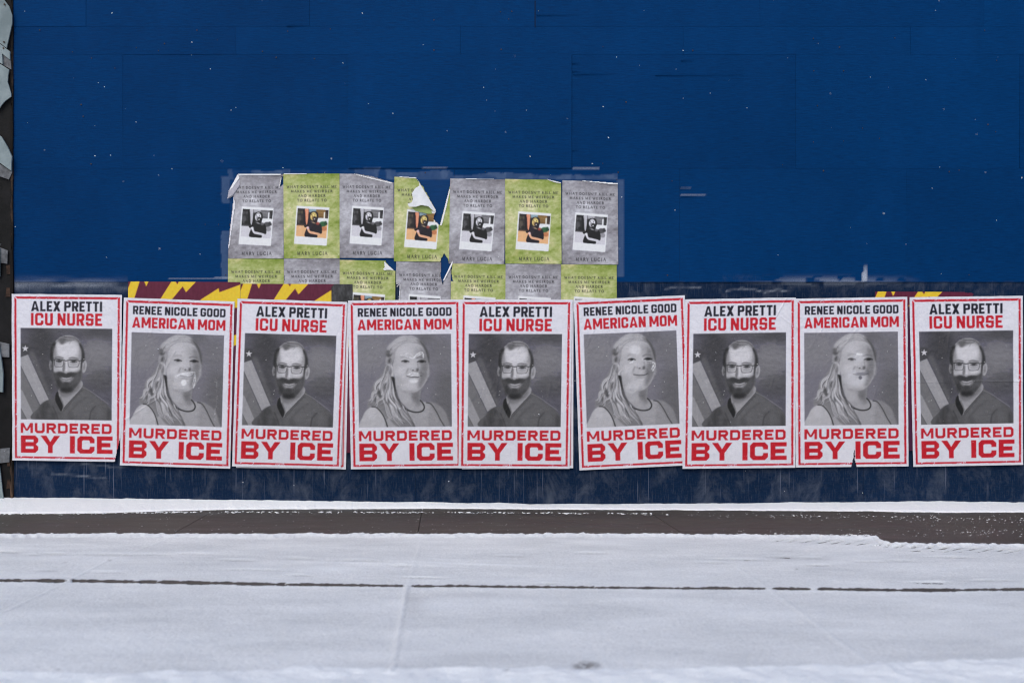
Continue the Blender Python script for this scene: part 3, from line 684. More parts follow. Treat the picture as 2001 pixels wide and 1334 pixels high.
def paper_mat(name, rough=.55, spec=.3, wave=.0006):
    m, t, b = mat(name, rough, spec); n = N(t)
    c = n.attr('print', 'Color'); v = n.coord()
    g = n.noise(v, 55, 4, .6); st = n.noise(n.coord((9, 9, 60)), 6, 3, .5)
    cc = n.mix(1.0, c, n.mix(n.ramp(g, .3, .7), (.90, .90, .905), (1, 1, 1)), 'MULTIPLY')
    cc = n.mix(1.0, cc, n.mix(n.ramp(st, .35, .65), (.96, .96, .965), (1, 1, 1)), 'MULTIPLY')
    n.link(cc, b.inputs['Base Color'])
    h = n.math('ADD', n.noise(v, 28, 5, .6), n.math('MULTIPLY', n.noise(v, 240, 2, .5), .12))
    n.bump(h, b, wave, 1.0)
    n.link(n.ramp(n.noise(v, 14, 4), .35, .7, rough - .1, rough + .12), b.inputs['Roughness'])
    return m
M_PAPER = paper_mat('wheat_pasted_paper', .6, .25, .0055)
M_BOOK = paper_mat('printed_satin_paper', .5, .3, .0010)
M_BACK = paper_mat('blank_paper_back', .6, .25, .002)

def blue_mat(name, base, lower):
    m, t, b = mat(name, .62, .04); n = N(t); v = n.coord()
    big = n.noise(v, .9, 4, .5); grain = n.noise(n.coord((3.2, 1, 46)), 5, 5, .62, .3); fine = n.noise(n.coord((14, 1, 160)), 5, 3, .6)
    oi = n.n('ShaderNodeObjectInfo')
    dk = tuple(x * .90 for x in base); lt = tuple(x * 1.10 for x in base)
    c = n.mix(n.ramp(big, .3, .7), dk, lt)
    c = n.mix(1.0, c, n.mix(n.ramp(grain, .32, .62), (.70, .72, .74), (1.04, 1.04, 1.04)), 'MULTIPLY')
    c = n.mix(1.0, c, n.mix(n.ramp(oi.outputs['Random'], 0, 1), (.93, .93, .94), (1.05, 1.05, 1.05)), 'MULTIPLY')
    # brush-rolled patches, slightly lighter
    roll = n.noise(n.coord((1.3, 1, .7)), 3.1, 2, .4)
    c = n.mix(n.math('MULTIPLY', n.ramp(roll, .52, .56), .05), c, tuple(min(1, x * 1.5 + .004) for x in base))
    film = n.attr('film'); scr = n.attr('scrape')
    broken = n.ramp(n.noise(n.coord((1, 1, .55)), 60, 4, .65), .38, .60)
    c = n.mix(n.math('MULTIPLY', film, n.ramp(n.noise(v, 22, 4, .6), .3, .6, .72, 1)), c, (.10, .15, .255))
    streak = n.ramp(n.noise(n.coord((60, 1, 7)), 2.2, 5, .75), .52, .74); blot = n.ramp(n.noise(n.coord((5, 1, 3.4)), 1.6, 8, .72, .35), .48, .72)
    hz = n.ramp(n.noise(n.coord((14, 1, 170)), 2.0, 3, .7), .56, .66)
    wear = n.math('MAXIMUM', n.math('MULTIPLY', streak, .28), n.math('MAXIMUM', n.math('MULTIPLY', blot, .40), n.math('MULTIPLY', hz, .10)))
    c = n.mix(n.math('MULTIPLY', scr, wear), c, (.15, .165, .20))
    drip = n.ramp(n.noise(n.coord((90, 1, 1.6)), 1.5, 2, .5), .66, .72); c = n.mix(n.math('MULTIPLY', scr, n.math('MULTIPLY', drip, .5)), c, (.2, .22, .30))
    white = n.attr('white'); c = n.mix(n.math('MULTIPLY', white, n.ramp(n.noise(v, 160, 3), .3, .6, .5, 1)), c, (.6, .64, .72))
    n.link(c, b.inputs['Base Color'])
    h = n.math('ADD', n.math('MULTIPLY', grain, 1.0), n.math('MULTIPLY', fine, .5))
    nb = n.bump(h, b, .0009, 1.0)
    n.link(n.ramp(grain, .3, .7, .55, .7), b.inputs['Roughness'])
    return m
M_BLUE = blue_mat('royal_blue_paint', (.0002, .0350, .130), False)
M_NAVY = blue_mat('weathered_navy_paint', (.0058, .019, .052), True)

def simple(name, c0, c1, sc_=20, rough=.7, spec=.3, bump=.0, stretch=(1, 1, 1), lo=.35, hi=.65):
    m, t, b = mat(name, rough, spec); n = N(t); v = n.coord(stretch)
    f = n.noise(v, sc_, 6, .62); n.link(n.mix(n.ramp(f, lo, hi), c0, c1), b.inputs['Base Color'])
    if bump: n.bump(f, b, bump, 1.0)
    return m
M_DARK = simple('dark_backing_wood', (.012, .010, .010), (.05, .035, .022), 8, .8)
M_TAR = simple('black_tar_paper', (.002, .002, .0022), (.010, .009, .010), 9, .75, .25, .004)
M_WOOD = simple('splintered_bare_wood', (.008, .006, .005), (.15, .09, .06), 14, .8, .2, .003, (1, 1, .25), .52, .74)
M_TEAL = simple('chalky_pale_green_sheet', (.15, .19, .20), (.27, .32, .33), 5, .6, .3, .001)
M_GALV = simple('dull_galvanised_steel', (.05, .052, .06), (.17, .175, .19), 22, .5, .5, .001)
M_BRICK = simple('old_brown_brick', (.02, .012, .009), (.07, .04, .028), 30, .85, .2, .004)
M_SCREW = simple('rusty_screw_heads', (.02, .012, .01), (.08, .045, .03), 200, .6)

def pave_mat():
    m, t, b = mat('wet_brown_concrete', .42, .45); n = N(t); v = n.coord()
    big = n.noise(n.coord((1, 3, 1)), 1.5, 5, .6); fi = n.noise(n.coord((1, 1.6, 1)), 90, 4, .7); oi = n.n('ShaderNodeObjectInfo')
    c = n.mix(n.ramp(big, .3, .7), (.050, .043, .034), (.080, .071, .057))
    c = n.mix(1.0, c, n.mix(n.ramp(fi, .3, .7), (.72, .72, .72), (1.12, 1.12, 1.12)), 'MULTIPLY')
    c = n.mix(1.0, c, n.mix(oi.outputs['Random'], (.9, .9, .9), (1.06, 1.05, 1.04)), 'MULTIPLY')
    sp = n.ramp(n.noise(n.coord((34, 70, 1)), 1.5, 3, .75), .64, .70); zone = n.ramp(n.noise(n.coord((.6, 7, 1)), 1.6, 3), .45, .6)
    c = n.mix(n.math('MULTIPLY', n.math('MULTIPLY', sp, zone), .35), c, (.5, .52, .56))
    n.link(c, b.inputs['Base Color']); n.bump(fi, b, .0016, 1.0); n.link(n.ramp(big, .3, .7, .34, .62), b.inputs['Roughness'])
    return m
M_PAVE = pave_mat()
def snow_mat():
    m, t, b = mat('dry_powder_snow', .75, .25); n = N(t); v = n.coord(); f = n.attr('fresh')
    g = n.noise(n.coord((1, 2.2, 1)), 2.2, 6, .62); fi = n.noise(v, 150, 4, .7)
    thin = n.mix(n.ramp(g, .35, .65), (.74, .745, .75), (.90, .90, .90))
    thin = n.mix(1.0, thin, n.mix(n.ramp(fi, .3, .7), (.80, .80, .80), (1.10, 1.10, 1.10)), 'MULTIPLY')
    grit = n.ramp(n.noise(v, 330, 2, .8), .70, .78, 0, .5); thin = n.mix(grit, thin, (.38, .37, .38))
    c = n.mix(f, thin, (.92, .93, .94))
    n.link(n.mix(n.attr('dirt'), c, (.095, .082, .078)), b.inputs['Base Color'])
    b.inputs['Subsurface Weight'].default_value = .0
    h = n.math('ADD', n.noise(v, 60, 5, .7), n.math('MULTIPLY', fi, .5)); n.bump(h, b, .0042, 1.0)
    return m
M_SNOW = snow_mat()

# ------------------------------------------------------------------ pavement: sub-base sheet, concrete slabs, snow
def flat(name, P, z, m, parent=None, kind=None):
    return mk(name, [(x, y, z) for x, y in P], [list(range(len(P)))], m, parent, kind=kind)
pavement = mk('pavement', [(-30, -30, -.05), (30, -30, -.05), (30, .6, -.05), (-30, .6, -.05)], [[0, 1, 2, 3]], M_PAVE, kind='structure')
# joints run towards the street; they are read off at two points each and carried on at the same spacing
def gp(px, py): return ground(px, py)
jc = [gp(825, 995), gp(765, 1325)]
slope = (jc[1][0] - jc[0][0]) / (jc[1][1] - jc[0][1])
x825 = jc[0][0] - slope * jc[0][1]
joints = []
xl = gp(402, 1006); xr = gp(1480, 1136)
step_l = x825 - (xl[0] - slope * xl[1]); step_r = (xr[0] - slope * xr[1]) - x825
xs = [x825 - step_l * k for k in range(5, 0, -1)] + [x825] + [x825 + step_r * k for k in range(1, 7)]
gy = ground(1000, 1148)[1]          # the long joint parallel to the hoarding
rows_y = [(.30, gy), (gy, gy - 2.15), (gy - 2.15, gy - 4.3)]
for r, (ya, yb) in enumerate(rows_y):
    for k in range(len(xs) - 1):
        g = .0007
        P = [(xs[k] + slope * yb + g, yb + g), (xs[k + 1] + slope * yb - g, yb + g), (xs[k + 1] + slope * ya - g, ya - g), (xs[k] + slope * ya + g, ya - g)]
        n = 4; zt = random.Random(r * 40 + k).uniform(-.0015, .0015)
        bv = .0012
        cx = sum(p[0] for p in P) / 4; cy = sum(p[1] for p in P) / 4
        I = [(x + (bv if x < cx else -bv), y + (bv if y < cy else -bv)) for x, y in P]
        V = [(x, y, -.045) for x, y in P] + [(x, y, zt - .003) for x, y in P] + [(x, y, zt) for x, y in I]
        F = [[8, 9, 10, 11]] + [[i, (i + 1) % 4, 4 + (i + 1) % 4, 4 + i] for i in range(4)] + [[4 + i, 4 + (i + 1) % 4, 8 + (i + 1) % 4, 8 + i] for i in range(4)]
        mk('paving_slab', V, F, M_PAVE, pavement)

def ip(x, pts): return np.interp(x, [p[0] for p in pts], [p[1] for p in pts])
def snow_field():
    py = np.concatenate([np.arange(988.2, 1012, .55), np.arange(1012, 1042, 3), np.arange(1042, 1082, .5), np.arange(1082, 1128, 1.3),
                         np.arange(1128, 1162, .5), np.arange(1162, 1296, 2.6), np.arange(1296, 1352, 1.6), np.arange(1352, 1500, 8)])
    Y = H * FPX / (py - HZ) - D
    Y = np.concatenate([Y, [-4.4, -5, -6, -8, -11, -16, -22, -30]])
    Xc = np.arange(-3.3, 3.31, .0070); X = np.concatenate([[-30, -20, -13, -9, -7, -5.5, -4.6, -4, -3.6], Xc, [3.6, 4, 4.6, 5.5, 7, 9, 13, 20, 30]])
    XX, YY = np.meshgrid(X, Y)
    dist = np.maximum(YY + D, .6)
    PX = XX * FPX / dist + CX; PY = HZ + H * FPX / dist; PYc = PY.copy()
    PXe = np.clip(PX, -200, 2200)
    def N1(s, sc_, o=4): return fbm(PX / sc_, PX * 0 + 3.3, s, o) - .5
    def W(a, b_, s, o=4): return fbm(XX * a, YY * b_, s, o) - .5
    h = .0045 + W(1.4, 1.8, 1) * .006 + W(7, 10, 2) * .0025 + W(40, 40, 3, 3) * .0012 + W(3, 16, 4) * .003
    fresh = np.clip(W(2.2, 5, 5) * 1.1 + .02, 0, .45)
    dirt = np.zeros_like(h)
    # front bank close to the camera
    bank = ip(PXe, [(-200, 1330), (0, 1327), (300, 1327), (600, 1318), (900, 1321), (1340, 1322), (1600, 1313), (2001, 1301), (2200, 1296)]) + N1(11, 60) * 5 + N1(12, 12) * 3
    q = np.clip((PY - bank) / 6, 0, 1); h += q * .022 + q * W(14, 14, 14) * .02; fresh = np.maximum(fresh, q * .95)
    # the swept strip
    e2 = ip(PXe, [(-200, 1048), (0, 1046.5), (120, 1045), (400, 1046), (1000, 1045.5), (1340, 1047), (1500, 1048), (1712, 1050), (1722, 1058), (1740, 1064), (2001, 1067), (2200, 1068)])
    scal = np.abs(np.sin(PX / 17 + N1(15, 90) * 14)) * 1.2
    e2 = e2 + N1(16, 26) * 4 + N1(17, 6, 3) * 3.2 - scal * .8
    e1 = ip(PXe, [(-200, 1004), (0, 1003), (200, 1001.5), (400, 995.5), (600, 993.5), (825, 993.2), (1100, 995), (1340, 996.5), (1700, 998.5), (1850, 1000.5), (2001, 1000)]) + N1(18, 40) * 1.6 + N1(19, 6) * .9
    d2 = PY - e2; rim = np.exp(-((d2 - 3.4) / 3.2) ** 2) * (d2 > -.2)
    h += rim * (.008 + (W(60, 30, 20, 3)) * .014); fresh = np.maximum(fresh, rim * .85)
    bare = (d2 < 0) & (PY > e1)
    t2 = np.clip(-d2 / .9, 0, 1); t1 = np.clip((PY - e1) / 1.1, 0, 1)
    # drift against the boards
    back = PY < 1022
    wd = np.clip((e1 - PY) / np.maximum(e1 - 989, 1), 0, 1)
    drift_h = ip(PXe, [(-200, .06), (0, .050), (60, .046), (450, .036), (1000, .016), (1030, .012), (1250, .012), (1300, .014), (1700, .022), (1850, .026), (2001, .020)]) + N1(21, 70) * .012 + N1(22, 18) * .004
    hd = .007 + wd ** 1.1 * drift_h + W(30, 60, 23, 3) * .004
    h = np.where(back, hd, h); fresh = np.where(back, .92, fresh)
    h = h * (1 - np.minimum(t1, t2) * (bare)) + (-.02) * np.minimum(t1, t2) * bare
    # long open joint
    gc = ip(PXe, [(-200, 1135), (0, 1137), (140, 1138.5), (300, 1141), (660, 1145.5), (1000, 1148.5), (1400, 1151.5), (1820, 1155), (2001, 1154.2), (2200, 1155)]) + N1(24, 30) * 1.2
    gw = .92 * ip(PXe, [(0, 2.1), (400, 2.4), (560, 1.9), (700, 1.4), (1000, 1.35), (1500, 1.3), (1560, 1.7), (1760, 1.9), (1830, 2.7), (1900, 1.6), (2001, 2.0)]) + N1(25, 12) * 1.7 + (fbm(PX / 5, PX * 0, 26, 3) - .5) * 2.4 - .8 * (vn(PX / 11, PX * 0 + 4, 27) > .78)
    gw = np.maximum(gw, .5)
    for gx in (136, 795, 1503, 1592): gw = gw - 3 * np.exp(-((PX - gx) / 6) ** 2)
    dg = np.abs(PY - gc)
    cut = np.clip((gw - dg) / .6, 0, 1) * (np.abs(PX - CX) < 1300)
    lip = np.exp(-((dg - 3.4) / 2.2) ** 2) * (PY > 1100); h += lip * .0012; fresh = np.maximum(fresh, lip * .35)
    h = h * (1 - cut) - .014 * cut; far = (PY > gc - gw - 1.6) & (PY < gc) & (gw > .2) & (np.abs(PX - CX) < 1300); dirt = np.maximum(dirt, np.maximum(np.clip(cut * 2, 0, 1), far * 1.0))
    # powder ridges over the cross joints
    for (a, b_, hh, wdt) in (((795, 1148), (763, 1334), .0065, 2.8), ((136, 1137), (-260, 1330), .003, 3), ((1503, 1153), (1740, 1330), .0022, 5), ((825, 1050), (797, 1146), .002, 2.5), ((211, 1098), (136, 1137), .003, 3), ((340, 1050), (211, 1098), .002, 3), ((1440, 1110), (1503, 1153), .002, 3)):
        t = np.clip((PY - a[1]) / (b_[1] - a[1]), 0, 1); xx = a[0] + (b_[0] - a[0]) * t
        on = (PY > a[1] - 1) & (PY < b_[1] + 2); r = np.exp(-((PX - xx) / wdt) ** 2) * on
        h += r * hh; fresh = np.maximum(fresh, r * min(1, hh * 95))
    # scuffs, footprints and wheel marks in the powder
    R = random.Random(8)
    marks = [(20, 1080, 60, 1.6), (70, 1086, 30, 1.4), (110, 1084, 60, 1.4), (215, 1086, 110, 1.8), (300, 1086, 70, 1.2), (95, 1117, 34, 1.6), (210, 1121, 60, 1.4), (390, 1085, 80, 1.3), (470, 1097, 60, 1.4),
             (590, 1094, 60, 1.8), (500, 1116, 120, 1.1), (590, 1127, 44, 1.8), (700, 1098, 90, 1.5), (790, 1108, 30, 1.2), (830, 1131, 80, 1.3), (1000, 1088, 60, 1.6), (1070, 1142, 50, 1.8), (1160, 1083, 60, 1.2),
             (1390, 1101, 60, 1.3), (1530, 1090, 60, 2), (1590, 1092, 50, 1.3), (1600, 1106, 56, 1.7), (1760, 1098, 60, 1.5), (1700, 1099, 80, 1.2), (1820, 1140, 80, 1.4), (1940, 1136, 70, 1.3), (1860, 1091, 100, 1.2), (1450, 1095, 120, 1.0)]
    for (mx, my, ln, th) in marks:
        q = np.exp(-np.abs((PX - mx) / (ln * .5)) ** 3 - ((PY - my - (PX - mx) * .02) / th) ** 2) * (vn(PX / 7, PY / 2, int(mx)) * .8 + .5)
        h -= q * .0022; dirt = np.maximum(dirt, q * .24)
        q2 = np.exp(-np.abs((PX - mx + 8) / (ln * .55)) ** 3 - ((PY - my + 3.4) / 1.6) ** 2); h += q2 * .003; fresh = np.maximum(fresh, q2 * .5)
    for (mx, my, ln, th, f) in [(640, 1115, 120, 6, .8), (760, 1104, 300, 2, .7), (940, 1104, 380, 2.2, .8), (860, 1094, 200, 2, .6), (620, 1165, 200, 9, .15), (1250, 1172, 260, 6, .4), (1330, 1190, 200, 8, .3), (1500, 1200, 200, 12, .35), (1650, 1233, 160, 5, .4), (1440, 1230, 150, 6, .3)]:
        q = np.exp(-((PX - mx) / (ln * .5)) ** 2 - ((PY - my - (PX - mx) * .03) / th) ** 2) * (vn(PX / 16, PY / 3, int(my)) * .7 + .5); h += q * .004 * f; fresh = np.maximum(fresh, q * f)
    q = np.exp(-(np.clip(PX - 820, 0, 9999) / 300) ** 2 - ((PY - 1163 - .00022 * (PX - 900) ** 2 * (PX > 900)) / 6) ** 2) * (PX > 795); dirt = np.maximum(dirt, q * .14); h -= q * .002
    q = np.exp(-((PX - 805) / 26) ** 2 - ((PY - 1180) / 22) ** 2) * (PX > 790); dirt = np.maximum(dirt, q * .2)
    tr = np.exp(-((PY - ip(PXe, [(1400, 1052), (1700, 1064), (1740, 1068), (2001, 1078), (2200, 1083)])) / 2.2) ** 2) * np.clip((PX - 1420) / 260, 0, 1)
    tread = np.clip(np.sin(PX / 33 * 6.283 + (PY - 1070) * .9 + N1(57, 40) * 3) * 1.5 - .1, 0, 1) * (vn(PX / 6, PY / 1.5, 55) * .9 + .3)
    tr = np.maximum(tr, .7 * np.exp(-((PY - ip(PXe, [(1400, 1054), (1700, 1058), (1760, 1076), (2001, 1082)])) / 1.3) ** 2) * np.clip((PX - 1440) / 200, 0, 1) * (vn(PX / 8, PY * 0, 58) > .4))
    h -= tr * tread * .012; dirt = np.maximum(dirt, tr * tread * .75)
    q = np.clip(1.3 - np.hypot((PX - 1147) / 27, (PY - 1304) / 8.5), 0, 1) * np.clip(vn(PX / 6, PY / 2.5, 60) * 2.2 - .35, 0, 1); q = np.clip(q * 1.5, 0, 1); h -= q * .002; dirt = np.maximum(dirt, q * .72)
    for (mx, my, r) in [(128, 1101, 2), (52, 1326, 4), (162, 1327, 4), (115, 1310, 2.5), (990, 1332, 4), (1262, 1201, 2), (1656, 1317, 3), (1557, 1113, 2), (215, 1098, 1.5)]:
        q = np.exp(-((PX - mx) / r) ** 2 - ((PY - my) / (r * .7)) ** 2); dirt = np.maximum(dirt, q * .6); h -= q * .004
    V = np.stack([XX, YY, h], -1).reshape(-1, 3)
    return V, grid_faces(len(Y), len(X)), np.clip(fresh, 0, 1).ravel(), np.clip(dirt, 0, 1).ravel(), (e1, e2, PX, PY)
sV, sF, sfr, sdi, info = snow_field()
hz_ = sV[:, 2]; keep = (hz_[sF] > -.0145).any(1) | (hz_[sF].max(1) > 0)
sF = sF[:, ::-1]
keepf = (hz_[sF] > -.008).any(1)
v_, f_, a_, b_ = compact(sV, sF[keepf], sfr, sdi)
snow = mk('snow_cover', v_, f_, M_SNOW, smooth=True, kind='structure', attrs={'fresh': a_, 'dirt': b_})

def crumbs():
    R = random.Random(12); V = []; F = []
    ico = [(0, 0, 1), (.89, 0, .45), (.28, .85, .45), (-.72, .53, .45), (-.72, -.53, .45), (.28, -.85, .45), (.72, .53, -.3), (-.28, .85, -.3), (-.89, 0, -.3), (-.28, -.85, -.3), (.72, -.53, -.3)]
    tri = [(0, 1, 2), (0, 2, 3), (0, 3, 4), (0, 4, 5), (0, 5, 1), (1, 6, 2), (2, 7, 3), (3, 8, 4), (4, 9, 5), (5, 10, 1), (6, 7, 2), (7, 8, 3), (8, 9, 4), (9, 10, 5), (10, 6, 1)]
    def put(px, py, s, fl=.6):
        x, y = ground(px, py); b = len(V); q = [R.uniform(.6, 1.3) for _ in range(11)]; sx = R.uniform(.8, 2.0)
        for (a, c, d), k in zip(ico, q): V.append((x + a * s * k * sx, y + c * s * k, d * s * k * fl + s * .2))
        for t in tri: F.append([b + i for i in t])
    for _ in range(1000):      # crumbled front lip of the drift
        px = R.uniform(-20, 2030); c = float(ip(px, [(0, 1003), (200, 1002), (400, 999), (1000, 1000.5), (1340, 1003), (1700, 1008), (2001, 1012)]))
        if vn(px / 45., 5.5, 3) < .38 and R.random() < .8: continue
        if px > 1340 and R.random() < .45: continue
        put(px, c + abs(R.gauss(0, 1.3)) * (1 if px < 1340 else 2.2), R.choice([.002, .003, .004, .006]) * R.uniform(.6, 1.1) * (1 if px < 1340 else .7))
    for _ in range(240): px = R.uniform(1340, 2020); put(px, R.gauss(1004 + (px - 1340) * .018, 5), R.uniform(.001, .0034), .4)
    for _ in range(420): put(R.uniform(-10, 2010), R.uniform(1003, 1044), R.uniform(.0008, .0024), .3)
    for _ in range(1100):     # lip of the main snow sheet
        px = R.uniform(-20, 2020); c = 1045.5 if px < 1700 else 1066
        put(px, c - abs(R.gauss(0, 1.2)) + 1.2, R.uniform(.002, .006))
    for _ in range(260): put(R.uniform(1400, 2020), R.uniform(1034, 1048), R.uniform(.001, .003), .4)
    for px in (1616, 1619, 1225): put(px, 987.5, .008)
    V = np.array(V); m = mk('snow_crumbs', V, F, M_SNOW, smooth=True, kind='stuff', attrs={'fresh': np.ones(len(V)) * .9, 'dirt': np.zeros(len(V))})
crumbs()

# ------------------------------------------------------------------ the painted plywood hoarding
hoarding = thing('plywood_hoarding', 'tall blue painted plywood hoarding that carries all the posters', 'hoarding', (0, 0, 0))
def wear_maps():
    """film = grey paste film left round the small posters, scrape = weathering, white = bare marks; 1 cell = 2 photo px"""
    Hh, Ww = 360, 1100; y0 = 300
    Y, X = np.mgrid[0:Hh, 0:Ww]; X = X * 2.0 - 60; Y = Y * 2.0 + y0
    film = np.zeros(X.shape); scr = np.zeros(X.shape); wh = np.zeros(X.shape)
    e = lambda s, sc_: (fbm(X / sc_, Y / sc_, s) - .5)
    n = e(1, 22) * 14 + e(2, 6) * 7
    blk = vn(np.floor(X / 37. + .3 * np.sin(X / 60)) + .5, np.zeros_like(X) + .5, 5) * 13       # torn strips of paper left as stepped tabs along the top
    top = 327 + blk - n * .4
    top = np.where(X > 885, 341 + n * .45 + (vn(X / 60, X * 0, 8) - .5) * 8, top)
    frame = (X > 446 + n * .2) & (X < 1208) & (Y > top) & (Y < 352)
    left = (X > 432 + n * .55) & (X < 449) & (Y > 345) & (Y < 545) & ((vn(Y / 26, Y * 0, 6) > .42) | (Y < 362) | (Y > 478))
    right = (X > 1204) & (X < 1219 + n * .15) & (Y > 350) & (Y < 542)
    inner = (X > 449) & (X < 1206) & (Y > 345) & (Y < 585)
    film = np.maximum(film, np.where(frame, .62, 0) * (.6 + .4 * (vn(X / 14, Y / 30, 9) > .45)) * (.75 + .5 * fbm(X / 9, Y / 22, 19)))
    gaps = (vn(X / 34, Y / 90, 12) < .33) & frame & (X < 760); film[gaps] *= .15
    film = np.maximum(film, np.where(left, .5, 0)); film = np.maximum(film, np.where(right, .5, 0)); film = np.maximum(film, np.where(inner, .07, 0))
    low = Y > 551
    scr = np.where(low, 1.0, 0)
    scr = np.where((Y > 536) & (Y <= 551) & (X > 1413) & (X < 1492), .5, scr)
    m = (np.abs(X - 1690 + (Y - 540) * .06) < 4.5) & (Y > 517) & (Y < 550); wh[m] = .7 * np.clip((Y[m] - 512) / 25, 0, 1)
    mist = np.exp(-((Y - 549) / 7) ** 2) * np.clip(1.2 - np.abs(X - 1620) / 150, 0, 1) * (vn(X / 20, Y / 6, 3) > .4); wh = np.maximum(wh, mist * .28)
    mist = np.exp(-((Y - 556) / 10) ** 2) * (X < 250) * vn(X / 30, Y / 6, 4); wh = np.maximum(wh, mist * .35)
    for (a, b_, c, d, s) in [(1330, 1350, 366, 367.5, .7), (1330, 1378, 381, 383, .8), (1120, 1170, 328, 330, .6), (825, 872, 326.5, 328, .8), (1660, 1690, 549, 551, .7), (420, 520, 541, 543, .6), (330, 450, 543, 545, .5)]:
        wh[(X >= a) & (X <= b_) & (np.abs(Y - (c + d) / 2) <= 1)] = s * .5
    for (pts, s) in [([(1420, 568), (1450, 563), (1475, 566), (1495, 571), (1520, 566), (1545, 570)], .5), ([(1300, 564), (1330, 560), (1370, 562)], .4), ([(160, 905), (220, 912), (300, 908)], .3), ([(100, 925), (160, 930), (205, 934)], .3)]:
        for (a, b_), (c, d) in zip(pts, pts[1:]):
            t = np.clip(((X - a) * (c - a) + (Y - b_) * (d - b_)) / ((c - a) ** 2 + (d - b_) ** 2), 0, 1)
            q = np.clip(1.7 - np.hypot(X - a - t * (c - a), Y - b_ - t * (d - b_)), 0, 1) * (vn(X / 5, Y / 5, 7) * .8 + .2); wh = np.maximum(wh, q * s)
    k = np.ones((3,))
    return film, scr, wh, y0
FILM, SCR, WHT, WY0 = wear_maps()
def sample(mp, px, py): return bilin(mp, (px + 60) / 2.0, (py - WY0) / 2.0) * (py > WY0)

panel_rows = [   # top, bottom, vertical joints, recess, material
    (-384, -166, [25, 240, 680, 1117, 1555, 1992, 2430, 2870], 0, M_BLUE),
    (-166, 52, [25, 168, 605, 1045, 1485, 1923, 2360, 2800], 0, M_BLUE),
    (52, 107, [25, 461, 900, 1335, 1779, 2215, 2650], 0, M_BLUE),
    (107, 329, [25, 240, 680, 1117, 1555, 1992, 2430, 2870], 0, M_BLUE),
    (329, 551, [25, 448, 888, 1328, 1772, 2210, 2650], 0, M_BLUE),
    (551, 992, [25, 451, 812, 1030, 1252, 1688, 2125, 2560], .005, M_NAVY)]
Rp = random.Random(3)
for (t0, b0, vs_, rec, m) in panel_rows:
    for k in range(len(vs_) - 1):
        l, r = vs_[k], vs_[k + 1]
        if r < 2300 or True:
            g = .16; off = Rp.uniform(-.0010, .0010) + rec; tilt = Rp.uniform(-.0007, .0007); tilz = Rp.uniform(-.0006, .0006)
            bot = b0
            if b0 == 992: bot = 984.3 if l == 1030 else (987.5 if l == 812 else 992)
            if l == 1030 and b0 == 992: off = rec - .004
            if (t0, l) == (107, 680): off = -.0065; tilt = tilz = 0
            stp = 2.2 if (t0 == 329 and l < 1300) else (3.4 if t0 >= 329 or (t0 == 107 and l < 1300) else 12)
            if l > 2001: stp = 24
            nx = max(2, int((r - l) / stp)); ny = max(2, int((bot - t0) / stp))
            U = np.linspace(l + g, r - g, nx); Vv = np.linspace(t0 + g, bot - g, ny)
            PX, PY = np.meshgrid(U, Vv)
            bow = (fbm(PX / 180, PY / 140, int(l) % 97 + int(t0 + 400)) - .5) * .0032
            y = off + tilt * (PX - (l + r) / 2) / 220 + tilz * (PY - (t0 + bot) / 2) / 110 - bow
            Vt = np.stack([wx(PX), y, wz(PY)], -1).reshape(-1, 3); F = grid_faces(ny, nx)[:, ::-1]
            # thickness: a skirt going back 12 mm all round
            edge = np.concatenate([np.arange(nx), np.arange(1, ny) * nx + nx - 1, (ny - 1) * nx + np.arange(nx - 2, -1, -1), np.arange(ny - 2, 0, -1) * nx])
            sk = Vt[edge].copy(); sk[:, 1] += .014; nb = len(Vt); ne = len(edge); i = np.arange(ne); j = (i + 1) % ne
            Fs = np.stack([edge[i], edge[j], nb + j, nb + i], -1)
            Vt = np.concatenate([Vt, sk]); F = np.concatenate([F, Fs])
            px_ = np.concatenate([PX.ravel(), PX.ravel()[edge]]); py_ = np.concatenate([PY.ravel(), PY.ravel()[edge]])
            mk('plywood_panel', Vt, F, m, hoarding, attrs={'film': sample(FILM, px_, py_), 'scrape': sample(SCR, px_, py_), 'white': sample(WHT, px_, py_)})
v, f = box_arr(wx(20), wx(2870), .022, .06, -.04, wz(-384)); mk('backing_frame', v, f, M_DARK, hoarding)
def screws():
    R = random.Random(4); V = []; F = []
    pts = [(1000, 23), (994, 38), (425, 79), (322, 86), (225, 134), (159, 205), (163, 228), (310, 100), (267, 94), (848, 40), (978, 24), (1205, 351), (1590, 139), (1648, 139), (1597, 207), (1685, 251), (1589, 278), (1648, 276), (1718, 271), (1589, 76), (1640, 93), (1748, 75), (1947, 119), (1945, 258), (1930, 244), (1313, 354), (1178, 92), (385, 60), (1208, 337)]
    for k in range(36): pts.append((R.uniform(60, 1980), R.choice([60, 100, 114, 322, 336, 540, 200, 440]) + R.uniform(-3, 3)))
    for px, py in pts:
        x, z = wx(px), wz(py); r = R.uniform(.0022, .0042); b = len(V)
        V.append((x, -.0050, z))
        for i in range(8): a = i / 8 * 6.283; V.append((x + r * math.cos(a), -.0038, z + r * math.sin(a)))
        for i in range(8): F.append([b, b + 1 + i, b + 1 + (i + 1) % 8])
    o = mk('screw_head', V, F, M_SCREW, hoarding); o['kind'] = 'stuff'
screws()
